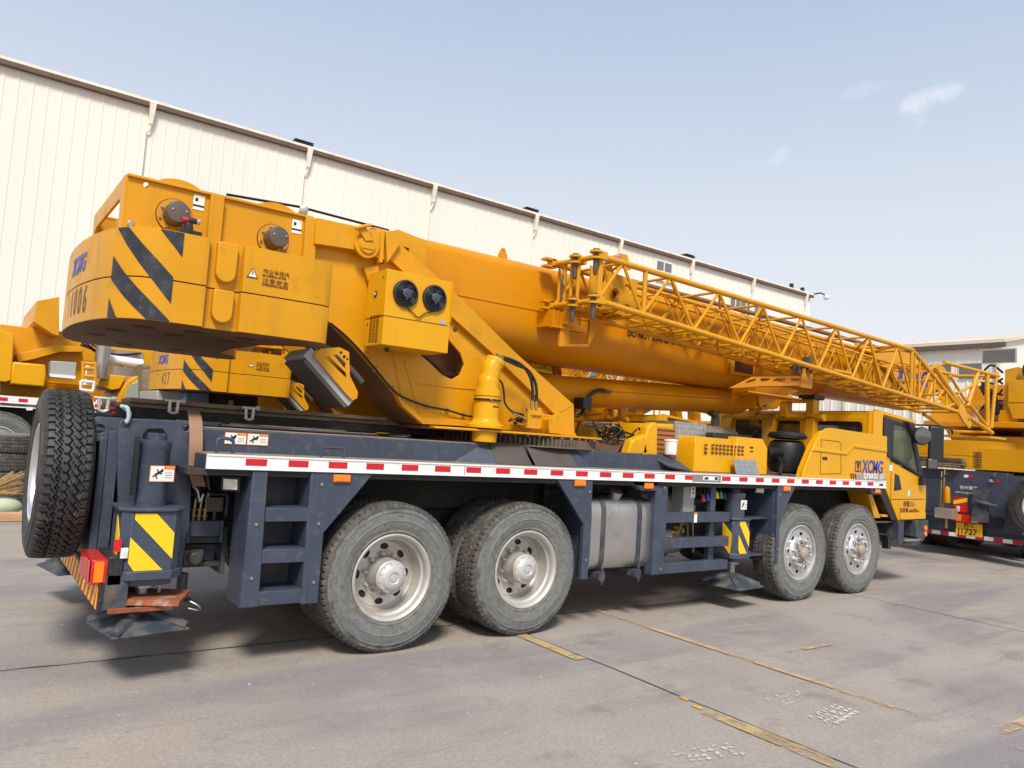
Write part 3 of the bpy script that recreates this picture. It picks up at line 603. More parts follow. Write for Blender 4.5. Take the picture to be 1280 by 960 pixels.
def cw_warp(s0,z0,off=.004,ox=0,oy=0):
    path=[(-1.485,.08),(-1.70,.08),(-1.79,.095),(-1.87,.13),(-1.94,.20),(-1.99,.29),(-2.03,.40),(-2.065,.55),(-2.09,.72),(-2.11,.90),(-2.12,1.1),(-2.123,1.3),(-2.12,1.5),(-2.11,1.7)]
    seg=[];acc=0
    for a,b in zip(path,path[1:]): d=math.dist(a,b); seg.append((acc,acc+d,a,b)); acc+=d
    def w(p):
        s=s0-p.x
        for (a0,a1,a,b) in seg:
            if s<=a1 or a1==acc:
                t=(s-a0)/(a1-a0); x=a[0]+(b[0]-a[0])*t; y=a[1]+(b[1]-a[1])*t; d=math.dist(a,b); nx,ny=(b[1]-a[1])/d,-(b[0]-a[0])/d
                nx,ny=-nx,-ny
                o=off+p.z; return Vector((x+nx*o+ox,y+ny*o+oy,z0+p.y))
    return w
def band(m,w,f0,f1,sa,sb,mi,n=16):
    """stripe between heights f0(s), f1(s) along path length sa..sb, wrapped"""
    lo=[];hi=[]
    for k in range(n+1):
        s=sa+(sb-sa)*k/n; lo.append(w(Vector((-s,f0(s),0)))); hi.append(w(Vector((-s,f1(s),0))))
    for k in range(n): m.add([lo[k],lo[k+1],hi[k+1],hi[k]],[(0,1,2,3)],mi,True)
ZB,ZT=2.205,2.79; ZM=2.475
def counterweight(root,num,ox=0,oy=0,numsize=.21,zb=ZB,zt=ZT,main=True):
    m=MB(); P=[(x+ox,y+oy) for x,y in CWP]; g=.004; zm=(zb*.54+zt*.46)
    def grow(k): c=(ox-1.4,oy+1.3); return [(c[0]+(x-c[0])*k,c[1]+(y-c[1])*k) for x,y in P]
    m.slab(P,zb+.004,zm-g,0); m.slab(grow(.992),zm-g,zm+g,1); m.slab(P,zm+g,zt,0); m.slab(grow(.996),zb,zb+.004,2)  # thin bottom slab has the underside shade painted into its colour
    cw=m.build('counterweight',[YEL,DARK,YEL_SHADE],root,.010)
    if main:
        for dx,dy in ((-1.75,.5),(-1.45,.42),(-1.1,.42),(-1.85,.95),(-1.5,.8),(-1.15,.75),(-1.9,1.5),(-1.2,2.0),(-1.6,2.1)):
            m=MB(); m.slab([(dx+a*.07,dy+b*.05) for a,b in [(math.cos(2*PI*k/12),math.sin(2*PI*k/12)) for k in range(12)]],zb-.003,zb-.001,0); m.build('lifting_hole',[DARK],cw)
        for zc,zt2,dx in ((2.585,2.785,0),(2.315,2.470,.0)):
            Q=[(-1.30,zt2),(-1.43,zt2)]+[(-1.365+.065*math.cos(R(a)),zc+.065*math.sin(R(a))) for a in range(180,361,15)]
            m=MB(); m.prism(Q,.085,.14); m.build('guide_lug',[YEL],cw,.008)
    # stripes
    m=MB(); w=cw_warp(0,0,.003,ox,oy); Zt=zt-.003; Zb=zb+.006; h=(zt-zb)/.585
    cl=lambda v:max(Zb,min(Zt,v)); dz=zt-2.79
    A1=lambda s:cl(2.785+dz-(.50-s)*.97*h); A0=lambda s:cl(2.785+dz-(.60-s)*1.15*h)
    B1=lambda s:cl(2.61+dz-(.62-s)*.93*h); B0=lambda s:cl(2.46+dz-(.62-s)*.86*h)
    C1=lambda s:cl(2.34+dz-(.62-s)*1.45*h); D0=lambda s:cl(2.785+dz-(.30-s)*1.1*h)
    band(m,w,A0,A1,.20,.60,0); band(m,w,B0,B1,.20,.62,0); band(m,w,lambda s:Zb,C1,.50,.62,0,6); band(m,w,D0,lambda s:Zt,.16,.30,0,6)
    m.build('warning_stripes',[STRB],cw)
    m=MB()
    m.text(num,numsize,None,0,.001,'RIGHT',warp=cw_warp(.98,zb+.065,.003,ox,oy),sx=.62)
    m.text('XCMG',.17,None,1,.001,'RIGHT',bold=.006,shear=.15,warp=cw_warp(1.10,zt-.22,.003,ox,oy),sx=.9)
    m.build('marking',[BRK,BLUE],cw)
    m=MB(); F=FY(-1.215+ox,.077+oy,0)
    T=lambda x,z:F@Matrix.Translation((x,z,0))
    m.plate([(0,0),(.075,0),(.0375,.07)],[],.002,T(-.02,zb+.375),0)
    m.plate([(.010,.006),(.065,.006),(.0375,.058)],[],.002,T(-.02,zb+.376)@Matrix.Translation((0,0,.0015)),1)
    m.plate([(.034,.02),(.041,.02),(.042,.045),(.033,.045)],[],.002,T(-.02,zb+.376)@Matrix.Translation((0,0,.0025)),0)
    m.text('作业半径内',.040,T(.085,zb+.420),0,.001,sx=.92); m.text('BE CAREFUL IN THE',.019,T(.085,zb+.400),0,.001,bold=.0006,sx=.95)
    m.text('注意安全',.040,T(.085,zb+.357),0,.001,sx=1.15); m.text('WORKING RADIUS',.019,T(.085,zb+.337),0,.001,bold=.0006,sx=1.1)
    m.build('warning_label',[BRN,STK],cw)
    return cw
counterweight(CR_,'1 0 0 6',numsize=.27)

SP=.60  # near side plate
def y6(pts,y=SP): return yz(pts,y)
# lower side plates with hole
OUTL=y6([(385,300),(395,302),(470,318),(494,303),(570,372),(640,442),(712,505),(714,545),(625,536),(567,531),(526,529),(501,507),(490,487),(447,438),(412,404),(385,385)])
HOLE=y6([(556,405),(562,425),(576,441),(581,456),(576,469),(565,475),(552,469),(536,453),(526,445),(522,432),(530,412),(545,402)])
HOLE2=y6([(569,412)]); m=MB()
m.plate(OUTL,[HOLE,circ(HOLE2[0][0],HOLE2[0][1],.028,14)],.03,FY(0,SP+.015,0),0,.004)
# box flange along the sloping front edge
up=y6([(494,304),(570,372),(640,441),(713,506)]); lo=y6([(480,322),(563,399),(610,441),(690,519)])
m.prism([up[0],up[1],up[2],up[3],lo[3],lo[2],lo[1],lo[0]],SP-.055,SP+.02)
m.prism(y6([(690,515),(713,506),(714,545),(688,542)]),SP-.05,SP)
m.prism(y6([(678,524),(692,516),(692,542),(678,541)]),SP-.10,SP)
# bottom flange of the tail edge
a=y6([(390,376),(412,397),(447,430),(490,480),(501,500),(526,522),(567,524),(625,529),(714,538)]); b=y6([(390,390),(412,405),(447,439),(490,488),(501,508),(526,530),(567,532),(625,537),(714,546)])
m.prism(a+b[::-1],SP-.03,SP)
m.plate([(x,z) for x,z in OUTL],[],.03,FY(0,2.0-.015,0),0)
GW=1.06
for i in range(len(b)-1):
    m.hull([(b[i][0],SP+.03,b[i][1]),(b[i+1][0],SP+.03,b[i+1][1]),(b[i+1][0],SP+.03,b[i+1][1]+.03),(b[i][0],SP+.03,b[i][1]+.03)],[(b[i][0],GW,b[i][1]),(b[i+1][0],GW,b[i+1][1]),(b[i+1][0],GW,b[i+1][1]+.03),(b[i][0],GW,b[i][1]+.03)],1 if i<5 else 0)  # tail underside takes the brown with shade painted in
m.plate([(x,z) for x,z in OUTL if True],[HOLE],.02,FY(0,GW,0),1)
# stiffener lines
for P,Q in (((490,440),(503,500)),((505,450),(525,522)),((520,480),(595,487)),((595,487),(607,440)),((597,490),(592,528))):
    A=at(*P,'y',SP-.002); B=at(*Q,'y',SP-.002); m.tube([A,B],.006,6)
m.box(OUTL[0][0],.2,1.2,1.4,2.3,3.0); m.box(.45,1.08,.84,.88,1.9,2.62,1); m.box(.5,2.3,.62,1.98,1.66,1.69,1)  # brown box added inside as painted shade behind the hole
SF=m.build('turntable_frame',[YEL,YEL_SHADE],CR_,.005)
# upper frame: winch housing
m=MB(); T=3.225; L=-1.93; Rr=-.62
m.plate([(L,2.70),(Rr,2.70),(Rr,T),(L,T)],[circ(at(183.5,231,'y',SP).x,at(183.5,231,'y',SP).z,.022,12)],.025,FY(0,SP+.0125,0),0)
m.plate([(L,2.70),(Rr,2.70),(Rr,T),(L,T)],[],.025,FY(0,2.0-.0125,0),0)
m.box(L,Rr,SP-.025,SP+.03,T-.012,T+.008); m.box(L,Rr,1.97,2.03,T-.012,T+.008)
m.plate([(-2.0,2.70),(-SP,2.70),(-SP,T),(-2.0,T)],[slot(-1.90,-SP-.10,2.66+.1,T-.13,.09)],.02,FX(L-.0,0,0),0,.002)
for x0,x1 in ((at(262,270,'y',.55).x,at(279,270,'y',.55).x),(at(381,300,'y',.55).x,at(396,300,'y',.55).x)):
    m.box(x0,x1,SP-.05,SP,2.70,T-.012)
m.cyl((at(163,280,'y',SP).x,SP-.015,at(163,280,'y',SP).z),(at(163,280,'y',SP).x,SP,at(163,280,'y',SP).z),.022,n=14,mi=1)
m.box(L+.03,Rr,SP+.03,1.97,2.70,2.72)
WH=m.build('winch_housing',[YEL,STEEL],CR_,.004)
for u,v,rr in ((217.5,270,.115),(341,300,.115)):
    c=at(u,v,'y',SP); m=MB(); m.cyl((c.x,SP-.004,c.z),(c.x,SP,c.z),rr+.006,n=40,mi=2); m.cyl((c.x,SP-.012,c.z),(c.x,SP-.003,c.z),rr,n=40,mi=0)
    for k in range(8): t=2*PI*k/8+.3; p=(c.x+(rr-.018)*math.cos(t),c.z+(rr-.018)*math.sin(t)); m.cyl((p[0],SP-.026,p[1]),(p[0],SP-.01,p[1]),.010,n=6,mi=1)
    wf=m.build('winch_flange',[YEL,STEEL,BRN],WH)
    m=MB(); m.lathe([(.078,0),(.078,-.12),(.072,-.135),(.03,-.14),(.001,-.14)],(c.x,SP-.01,c.z),(0,1,0),32); 
    for dx in (-.04,.05): m.cyl((c.x+dx,SP-.155,c.z+.01),(c.x+dx,SP-.145,c.z+.01),.008,n=8,mi=1)
    m.build('winch_motor',[BRK,STEEL],wf,.003)
    if u<300:
        m=MB(); e=at(236,275,'y',.42); m.cyl(e,e+Vector((-.04,0,-.005)),.02,n=10,mi=1); m.cyl(e+Vector((.0,0,0)),e+Vector((.05,0,0)),.02,n=10,mi=0); m.cyl(e+Vector((.05,0,0)),e+Vector((.075,0,0)),.02,n=10,mi=2); m.tube([e+Vector((.0,0,-.02)),e+Vector((.01,0,-.10))],.03,10,0); m.box(e.x-.05,e.x+.09,.40,.46,e.z-.13,e.z-.07,0); m.build('connector',[BLK,REDB,GREY],WH,.003)
    m=MB(); m.tube([c+Vector((.03,-.10,-.07)),c+Vector((.06,-.08,-.12)),c+Vector((.09,-.02,-.15))],.006,6); m.build('motor_pipe',[BRK],wf)
    # drum inside
    m=MB(); cz=3.02; m.lathe([(.15,.66),(.15,1.9)],(c.x,0,cz),(0,1,0),28,1)
    for yy in (.66,1.88): m.lathe([(.275,yy),(.275,yy+.02)],(c.x+.03,0,cz),(0,1,0),40,0)
    m.build('winch_drum',[YEL,HOSE],WH)
for u,v in ((248.5,253),(371,283)):
    p=at(u,v,'y',SP-.003); m=MB(); w2=.037; M_=FY(p.x-w2,SP-.003,p.z-.055)
    m.plate([(0,0),(.075,0),(.075,.105),(0,.105)],[],.002,M_,0); m.plate([(0,.022),(.075,.022),(.075,.036),(0,.036)],[],.002,M_@Matrix.Translation((0,0,.001)),1); m.plate([(.012,.06),(.032,.06),(.032,.085),(.012,.085)],[],.002,M_@Matrix.Translation((0,0,.001)),1); m.plate([(.045,.088),(.065,.088),(.055,.1)],[],.002,M_@Matrix.Translation((0,0,.001)),2)
    m.build('safety_sticker',[STK,INK,STRY],WH)
# upper arm beam, boss and pivot block
m=MB(); p=at(395,306,'y',.55); q=at(478,291,'y',.55); r_=at(478,333,'y',.55)
m.prism([(-.62,p.z),(-.62,3.215),(q.x,3.225),(r_.x,3.00),(p.x+.30,3.03)],.52,SP)
m.box(q.x-.03,q.x,.50,SP,2.97,3.235)
b0=at(457,307,'y',.52); m.lathe([(.105,0),(.105,-.03),(.07,-.03),(.07,-.045),(.001,-.045)],(b0.x,.52,b0.z),(0,1,0),36)
m.prism([(b0.x-.03,b0.z+.02),(b0.x-.10,b0.z+.11),(b0.x-.04,b0.z+.14),(b0.x+.04,b0.z+.04)],.46,.49)
m.cyl((b0.x-.13,.45,b0.z+.10),(b0.x+.0,.45,b0.z+.155),.016,n=10); m.box(b0.x-.05,b0.x+.05,.468,.475,b0.z-.035,b0.z+.02)
m.prism(y6([(478,291),(492,289),(497,305),(480,330)],.56),.50,SP+.04)
m.prism(y6([(452,335),(470,333),(474,375),(456,350)]),SP-.05,SP)
m.build('upper_arm',[YEL],SF,.006)
m=MB(); m.prism([(-.62,p.z),(-.62,3.215),(q.x,3.225),(r_.x,3.00)],2.0,2.07); m.build('upper_arm',[YEL],SF,.006)
m=MB(); P=y6([(496,288),(531,302),(531,345),(515,338),(494,318)],.86); H=y6([(499,307),(510,311),(510,320)],.86); m.plate(P,[H],.03,FY(0,1.755,0),0); m.build('boom_pivot_bracket',[YEL],SF); m=MB(); m.plate(P,[H],.03,FY(0,.845,0),0,.003)
m.prism(y6([(495,303),(513,308),(513,325),(500,314)],.868),.862,.868,1)  # dark patch painting the shade seen through the bracket hole
c=at(491,301,'y',.55); m.lathe([(.035,0),(.035,.4),(.02,.41)],(c.x,.54,c.z),(0,1,0),18)
m.build('boom_pivot_bracket',[YEL,DARK],SF)
# oil cooler box with two fans
m=MB(); x0,x1,y0,y1,z0,z1=-.15,.44,.20,.52,2.275,2.86
m.box(x0,x1,y0,y1,z0,z1); m.box(x0-.004,x1-.02,y0-.004,y1,2.495,2.499,1); m.box(x1-.004,x1+.0,y0-.02,y0,z0+.25,z1-.02)
for k in range(12):
    for j in range(3): m.box(x0-.004,x0+.001,y0+.08+.055*j,y0+.12+.055*j,z0+.03+.018*k,z0+.036+.018*k,1)
m.plate(circ(-(y0+.17),2.68,.028,14),[],.004,FX(x0-.002,0,0),1); m.cyl((x0-.01,y0+.16,2.68),(x0-.002,y0+.185,2.68),.012,n=8,mi=2)
for y,z in ((.25,2.80),(.25,2.5),(.28,2.45),(.47,2.45),(.3,2.30)): m.cyl((x0-.006,y,z),(x0,y,z),.007,n=8,mi=1)
m.box(x1-.10,x1-.04,y0-.003,y0,2.50,2.535,2)
m.cyl((.0,.4,z0-.03),(.0,.4,z0),.02,n=10,mi=1)
m.box(.0,.4,y1,SP,2.35,2.75)
oc=m.build('oil_cooler',[YEL2,BRN,GREY],CR_,.010)
for u,v in ((507.5,367),(543.5,373)):
    c=at(u,v,'y',.185); m=MB(); rr=.107
    m.lathe([(rr,.012),(rr,-.012),(rr-.012,-.016),(rr-.012,-.006),(rr-.014,.008)],(c.x,.19,c.z),(0,1,0),40,0,False); m.cyl((c.x,.198,c.z),(c.x,.202,c.z),rr-.01,n=40,mi=1)
    for k in range(4): rk=.035+.018*k; m.lathe([(rk,0),(rk+.0025,-.002),(rk+.005,0)],(c.x,.172,c.z),(0,1,0),32,0,False)
    for k in range(14): t=2*PI*k/14; m.tube([(c.x+.03*math.cos(t),.170,c.z+.03*math.sin(t)),(c.x+(rr-.01)*math.cos(t+.35),.176,c.z+(rr-.01)*math.sin(t+.35))],.0022,5)
    for k in range(7): 
        t=2*PI*k/7; m.hull([(c.x+.03*math.cos(t),.186,c.z+.03*math.sin(t)),(c.x+.09*math.cos(t),.18,c.z+.09*math.sin(t)),(c.x+.09*math.cos(t+.5),.194,c.z+.09*math.sin(t+.5)),(c.x+.03*math.cos(t+.6),.192,c.z+.03*math.sin(t+.6))],[(c.x+.03*math.cos(t),.188,c.z+.03*math.sin(t)),(c.x+.09*math.cos(t),.182,c.z+.09*math.sin(t)),(c.x+.09*math.cos(t+.5),.196,c.z+.09*math.sin(t+.5)),(c.x+.03*math.cos(t+.6),.194,c.z+.03*math.sin(t+.6))],0)
    m.lathe([(.038,0),(.038,-.018),(.032,-.022),(.014,-.022),(.012,-.027),(.001,-.027)],(c.x,.176,c.z),(0,1,0),28,2)
    for k in range(3): t=2*PI*k/3+.5; m.cyl((c.x+.045*math.cos(t),.160,c.z+.045*math.sin(t)),(c.x+.045*math.cos(t),.17,c.z+.045*math.sin(t)),.004,n=6,mi=3)
    m.build('cooling_fan',[BLK,INK,NAVY,STEEL],oc)
m=MB(); A=at(507,383,'y',.188); B=at(523,397,'y',.188); C=at(543,389,'y',.188)
m.tube(smooth_path([A,A.lerp(B,.5)+Vector((.01,0,-.005)),B,B.lerp(C,.4)+Vector((0,0,.012)),C],5),.0045,6); m.build('fan_cable',[HOSE],oc)
# wiring along the plate
m=MB(); P=[at(u,v,'y',SP-.035) for u,v in ((413,404),(430,418),(448,436),(470,462),(490,486),(505,497),(535,508),(560,513),(580,519),(592,521))]
m.tube(smooth_path(P,5),.009,8)
for i in (3,4,6,7,8): m.cyl(P[i]+Vector((0,.03,-.015)),P[i]+Vector((0,-.006,.02)),.012,n=8,mi=1)
m.build('wiring_harness',[HOSE,STEEL],SF)
m=MB()
for k in range(4): m.tube(smooth_path([at(530+2*k,445+k,'y',SP+.15),at(545+2*k,457+k*2,'y',SP+.13),at(560+k,466+k,'y',SP+.13),at(582,468,'y',SP+.2)],5),.012,6,k%2)
c=at(575,461,'y',.8); m.box(c.x-.06,c.x+.06,.74,.80,c.z-.06,c.z+.06,2); m.cyl((c.x,.72,c.z),(c.x,.74,c.z),.02,n=10,mi=2)
m.build('inner_hoses',[HOSE,BRN,RUST],SF)
# slewing reducer
m=MB(); bx,by=at(605,552,'y',.42).x,.42
m.lathe([(.085,1.575),(.108,1.582),(.112,1.69)],(bx,by,0),(0,0,1),36); m.lathe([(.165,1.70),(.165,1.725),(.135,1.74),(.118,1.765),(.113,1.79),(.113,1.93),(.106,1.935),(.118,1.942),(.118,1.955),(.110,1.96),(.110,1.975),(.118,1.98),(.118,2.035),(.10,2.04),(.10,2.045)],(bx,by,0),(0,0,1),36)
top=at(619,452,'y',.42); 
m.tube(smooth_path([(bx,by,2.03),(bx,by,2.09),(bx+.015,by,2.17),(top.x-.035,by,top.z-.06),(top.x,by,top.z)],6),[.095]*9+[.088]*16,28)
e=Vector((top.x,by,top.z)); d=Vector((.35,0,.9)).normalized(); m.cyl(e-d*.02,e+d*.02,.092,n=28); m.cyl(e,e+d*.035,.05,n=16,mi=1)
for k in range(16): t=2*PI*k/16; m.cyl((bx+.148*math.cos(t),by+.148*math.sin(t),1.725),(bx+.148*math.cos(t),by+.148*math.sin(t),1.738),.009,n=6)
m.tube([(bx+.122*math.cos(t),by+.122*math.sin(t),1.945) for t in [R(a) for a in range(170,330,10)]],.008,6,2)
m.box(bx-.05,bx+.03,by-.125,by-.12,1.938,1.952,1)
sm=m.build('swing_motor',[YEL2,STEEL,HOSE],CR_)
m=MB(); 
for k in range(6):
    t=R(-70+k*8)
P=[(bx+.1125*math.cos(R(a)),by+.1125*math.sin(R(a))) for a in (-95,-85,-75,-65,-55)]
for i in range(4): m.add([(P[i][0],P[i][1],1.80),(P[i+1][0],P[i+1][1],1.80),(P[i+1][0],P[i+1][1],1.895),(P[i][0],P[i][1],1.895)],[(0,1,2,3)],0,True); m.add([(P[i][0],P[i][1]-.001,1.88),(P[i+1][0],P[i+1][1]-.001,1.88),(P[i+1][0],P[i+1][1]-.001,1.894),(P[i][0],P[i][1]-.001,1.894)],[(0,1,2,3)],1,True)
m.build('safety_sticker',[STK,BRN],sm)
# hoses from the reducer to the valve group
for i,(pp) in enumerate(([(626,446),(640,450),(654,458),(663,472),(666,490),(664.5,502)],[(628,448),(645,456),(660,463),(669,478),(671,495),(670,503)])):
    m=MB(); P=[at(u,v,'y',.40) for u,v in pp]; m.tube(smooth_path(P,6),.014,10,0); a=P[-1]; m.cyl(a+Vector((0,0,.01)),a-Vector((0,0,.06)),.015,n=8,mi=1); m.cyl(P[0],P[0]-Vector((.05,0,-.01)),.018,n=8,mi=1)
    m.build('hydraulic_hose',[HOSE,BRS],SF)
m=MB(); m.tube(smooth_path([at(u,v,'y',.44) for u,v in ((619,472),(627,478),(630,492),(631,503),(638,513),(650,520))],6),.009,8)
rn=random.Random(3)
for k in range(13):
    a=at(636+rn.random()*8,511+rn.random()*20,'y',.40+rn.random()*.15); b=at(655+rn.random()*20,513+rn.random()*20,'y',.40+rn.random()*.15); c=(a+b)/2+Vector((0,0,rn.uniform(-.05,.03))); m.tube(smooth_path([a,c,b],6),.009,6,0 if k%3 else 1)
for k in range(9): a=at(655+rn.random()*18,510+rn.random()*22,'y',.42); m.cyl(a,a+Vector((.05,0,rn.uniform(-.02,.02))),.014,n=6,mi=1 if k%2 else 2)
a=at(665,505,'y',.42); m.box(a.x-.05,a.x+.10,.40,.52,a.z-.22,a.z-.03,3); m.box(a.x-.02,a.x+.22,.38,.5,a.z-.10,a.z-.085,3)
m.build('valve_hoses',[HOSE,BRS,STEEL,YEL],SF)
# floor flange of the turntable
m=MB(); m.slab([(.55,.50),(1.0,.28),(2.4,.42),(2.5,.7),(2.5,1.9),(2.3,2.1),(.6,2.1)],1.668,1.688); m.build('turntable_plate',[YEL],SF,.004)
# grey louvre lamp/cooler under the counterweight
m=MB(); 
A=at(352,452,'y',.55);B=at(396,508,'y',.55);C=at(435,508,'y',.55);D=at(388,437,'y',.55)
fr0=[(at(u,v,'y',.42)) for u,v in ((389,440),(447,506),(434,508),(380,447))]
bk=[(at(u,v,'y',.42)) for u,v in ((389,440),(380,447),(434,508),(447,506))]
a1=at(379,444,'y',.42); a2=at(435,508,'y',.42); n_=Vector(((a2-a1).z,0,-(a2-a1).x)).normalized(); n_=-n_ if n_.x<0 else n_
th=.085
m.hull([a1,a2,a2+n_*th,a1+n_*th],[p+Vector((0,.42,0)) for p in (a1,a2,a2+n_*th,a1+n_*th)],0)
a3=a1-n_*.03+(a2-a1)*.06; a4=a2-n_*.03-(a2-a1)*.02
m.hull([a3,a4,a4+n_*.028,a3+n_*.028],[p+Vector((0,.40,0)) for p in (a3,a4,a4+n_*.028,a3+n_*.028)],1)
for k in range(3): p=a1.lerp(a2,.25+.27*k)+n_*th; m.cyl(p,p+n_*.03,.010,n=8,mi=2)
m.tube([a1.lerp(a2,.05)+n_*(th+.02)-Vector((0,.01,0)),a1.lerp(a2,.98)+n_*(th+.02)-Vector((0,.01,0))],.004,6,2)
hx=m.build('radiator',[GREY,BRK,STEEL],CR_,.006)
P=yz([(392,445),(400,436),(424,434),(436,440),(437,470),(447,490),(446,498),(440,500),(432,492)],.40)
m=MB(); H=[yz(q_,.40) for q_ in (((405,446),(410,445),(432,466),(433,473)),((417,444),(421,443),(432,454),(431,461)))]
m.plate(P,H+[circ(*yz([(426,441)],.40)[0],.012,10),circ(*yz([(430,446)],.40)[0],.014,10),circ(*yz([(434,449)],.40)[0],.010,10)],.012,FY(0,.40,0),0)
m.build('radiator_bracket',[YEL],hx)
m=MB(); m.tube(smooth_path([at(u,v,'y',.62) for u,v in ((385,437),(395,434),(410,437),(425,450),(440,464),(452,478))],6),.03,10); m.build('coolant_hose',[BRK],hx)
# rope along the top, guide roller
m=MB(); m.tube([at(283,243,'y',1.0),at(374,258.5,'y',1.0),at(486,288,'y',1.0)],.011,8); m.tube([(-1.0,1.3,3.29),(.5,1.3,3.40)],.009,8); m.build('hoist_rope',[HOSE],CR_)
m=MB(); c=at(380,262,'y',.75); m.lathe([(.035,-.1),(.035,0),(.02,.005)],c,(-.3,-1,0),20,0); m.box(c.x-.06,c.x+.06,.70,.90,3.25,3.265,1); m.build('rope_roller',[STEEL,YEL],WH)

# ------------------------------------------------------------------ boom
def boom_sec(y0,y1,z0,z1,rb,rt=.10):
    """closed loop in (y,z)"""
    P=[]
    for k in range(7): a=R(90*k/6); P.append((y1-rt+rt*math.cos(a),z1-rt+rt*math.sin(a)))
    for k in range(7): a=R(90+90*k/6); P.append((y0+rt+rt*math.cos(a),z1-rt+rt*math.sin(a)))
    n=20; cy=(y0+y1)/2; hw=(y1-y0)/2
    for k in range(n+1):
        a=R(180+180*k/n); P.append((cy+hw*math.copysign(abs(math.cos(a))**.8,math.cos(a)),z0+rb+rb*math.copysign(abs(math.sin(a))**.85,math.sin(a))))
    return P
m=MB(); s1=boom_sec(.87,1.73,2.44,3.375,.42)
m.rings([[(x,a,b) for a,b in s1] for x in (.05,5.40)],0,True)
g=1.02; s1b=[((a-1.3)*g+1.3,(b-2.9)*g+2.9) for a,b in s1]
for x in (5.28,5.36): m.rings([[(xx,a,b) for a,b in s1b] for xx in (x,x+.05)],0,True)
A=[(.83,.867,2.91),(5.3,.867,2.91)]; m.tube(A,.005,6)
bo=m.build('boom',[ORG],CR_)
m=MB(); c=at(628,325,'y',.95); m.plate([(c.x-.055,3.37),(c.x+.055,3.37),(c.x+.05,3.40),(c.x+.018,3.47),(c.x-.018,3.47),(c.x-.05,3.40)],[circ(c.x,3.445,.009,8)],.02,FY(0,.95,0),0); m.build('lifting_eye',[YEL],bo)
m=MB(); off=[0]
for i,(g,x0,x1) in enumerate(((.945,5.40,6.3),(.90,6.0,7.2),(.85,7.0,10.02))):
    s2=[((a-1.3)*g+1.3,(b-2.90)*g+2.93) for a,b in s1]; m.rings([[(x,a,b) for a,b in s2] for x in (x0,x1)],0,True)
    for x in (x1-.06,): m.rings([[(xx,(a-1.3)*1.025+1.3,(b-2.93)*1.02+2.93) for a,b in s2] for xx in (x,x+.05)],0,True)
m.build('inner_boom_section',[ORG],bo)
m=MB(); m.text('DO NOT STAND UNDER BOOM',.085,FY(at(785,410,'y',.865).x,.866,2.83),0,.001,bold=.003,sx=1.05); m.build('boom_marking',[INK],bo)
# boom head with sheaves
m=MB()
for y in (.96,1.60):
    m.plate([(9.35,2.92),(9.6,3.22),(10.0,3.36),(10.25,3.26),(10.5,3.36),(10.75,3.30),(10.9,3.10),(10.75,2.95),(10.4,2.90),(10.15,2.62),(9.6,2.62)],[circ(9.9,3.17,.055,12),circ(10.3,3.16,.05,12),circ(10.6,3.20,.04,12),circ(10.0,2.86,.07,12)],.04,FY(0,y,0),0,.003)
m.box(9.9,10.2,.98,1.58,2.9,2.95); m.box(10.0,10.1,.98,1.58,3.2,3.3)
bh=m.build('boom_head',[YEL],bo)
for y in (1.08,1.2,1.32,1.44):
    m=MB(); m.lathe([(.17,0),(.20,.0),(.165,.03),(.20,.06),(.17,.06)],(10.7,y,3.08),(0,1,0),28,0); m.lathe([(.17,0),(.20,.0),(.165,.03),(.20,.06),(.17,.06)],(10.2,y,3.12),(0,1,0),28,0); m.build('sheave',[RUST if y>1.1 else REDB],bh)
# the far outer head assembly with logo plates
m=MB()
for y in (.62,): m.plate([(7.6,2.75),(9.3,2.78),(9.3,3.35),(8.6,3.38),(8.4,3.30),(7.6,3.33)],[circ(7.85,3.1,.07,14),circ(8.1,3.1,.07,14),circ(8.9,3.2,.05,12)],.03,FY(0,.78,0),0)
m.build('auxiliary_head',[YEL],bh)
m=MB(); m.text('XCMG',.34,FY(8.75,.757,2.88),0,.002,bold=.012,shear=.15); m.build('logo',[BLUE],bh)
# derrick cylinder
m=MB(); a=Vector((2.05,1.3,2.16)); b=Vector((5.72,1.3,2.315)); d=(b-a).normalized()
m.lathe([(.165,0),(.172,.02),(.172,.12),(.165,.13),(.165,3.52),(.150,3.64),(.09,3.68)],a,d,40)
m.tube([a+d*.9+Vector((-.0,-.168,.03)),a+d*3.2+Vector((0,-.168,.03))],.012,8)
dc=m.build('derrick_cylinder',[ORG],CR_)
m=MB(); c=at(940.5,503,'y',1.05); m.lathe([(.09,-.06),(.09,.52),],(b.x+.05,1.04,b.z),(0,1,0),28,0); m.lathe([(.06,-.07),(.06,-.055)],(b.x+.05,1.04,b.z),(0,1,0),24,1); m.lathe([(.03,-.075),(.03,-.06)],(b.x+.05,1.04,b.z),(0,1,0),16,0)
m.prism([(b.x-.15,b.z+.25),(b.x+.0,b.z-.12),(b.x+.5,b.z-.05),(b.x+.75,b.z+.25)],1.08,1.16,0); m.prism([(b.x-.15,b.z+.25),(b.x+.0,b.z-.12),(b.x+.5,b.z-.05),(b.x+.75,b.z+.25)],1.44,1.52,0)
m.build('cylinder_pin',[ORG,BRK],dc)
m=MB(); P=[at(u,v,'y',1.1) for u,v in ((757,489),(748,488),(738,494),(732,505),(728,516),(721,520))]; m.tube(smooth_path(P,6),.022,10,0); p=P[3]; m.box(p.x-.12,p.x-.0,1.0,1.15,p.z-.06,p.z+.06,0); m.cyl(P[-1],P[-1]-Vector((.12,0,0)),.02,n=8,mi=1); m.cyl(P[0],P[0]+Vector((.08,0,0)),.02,n=8,mi=1)
m.build('cylinder_hose',[HOSE,BRK],dc,.003)
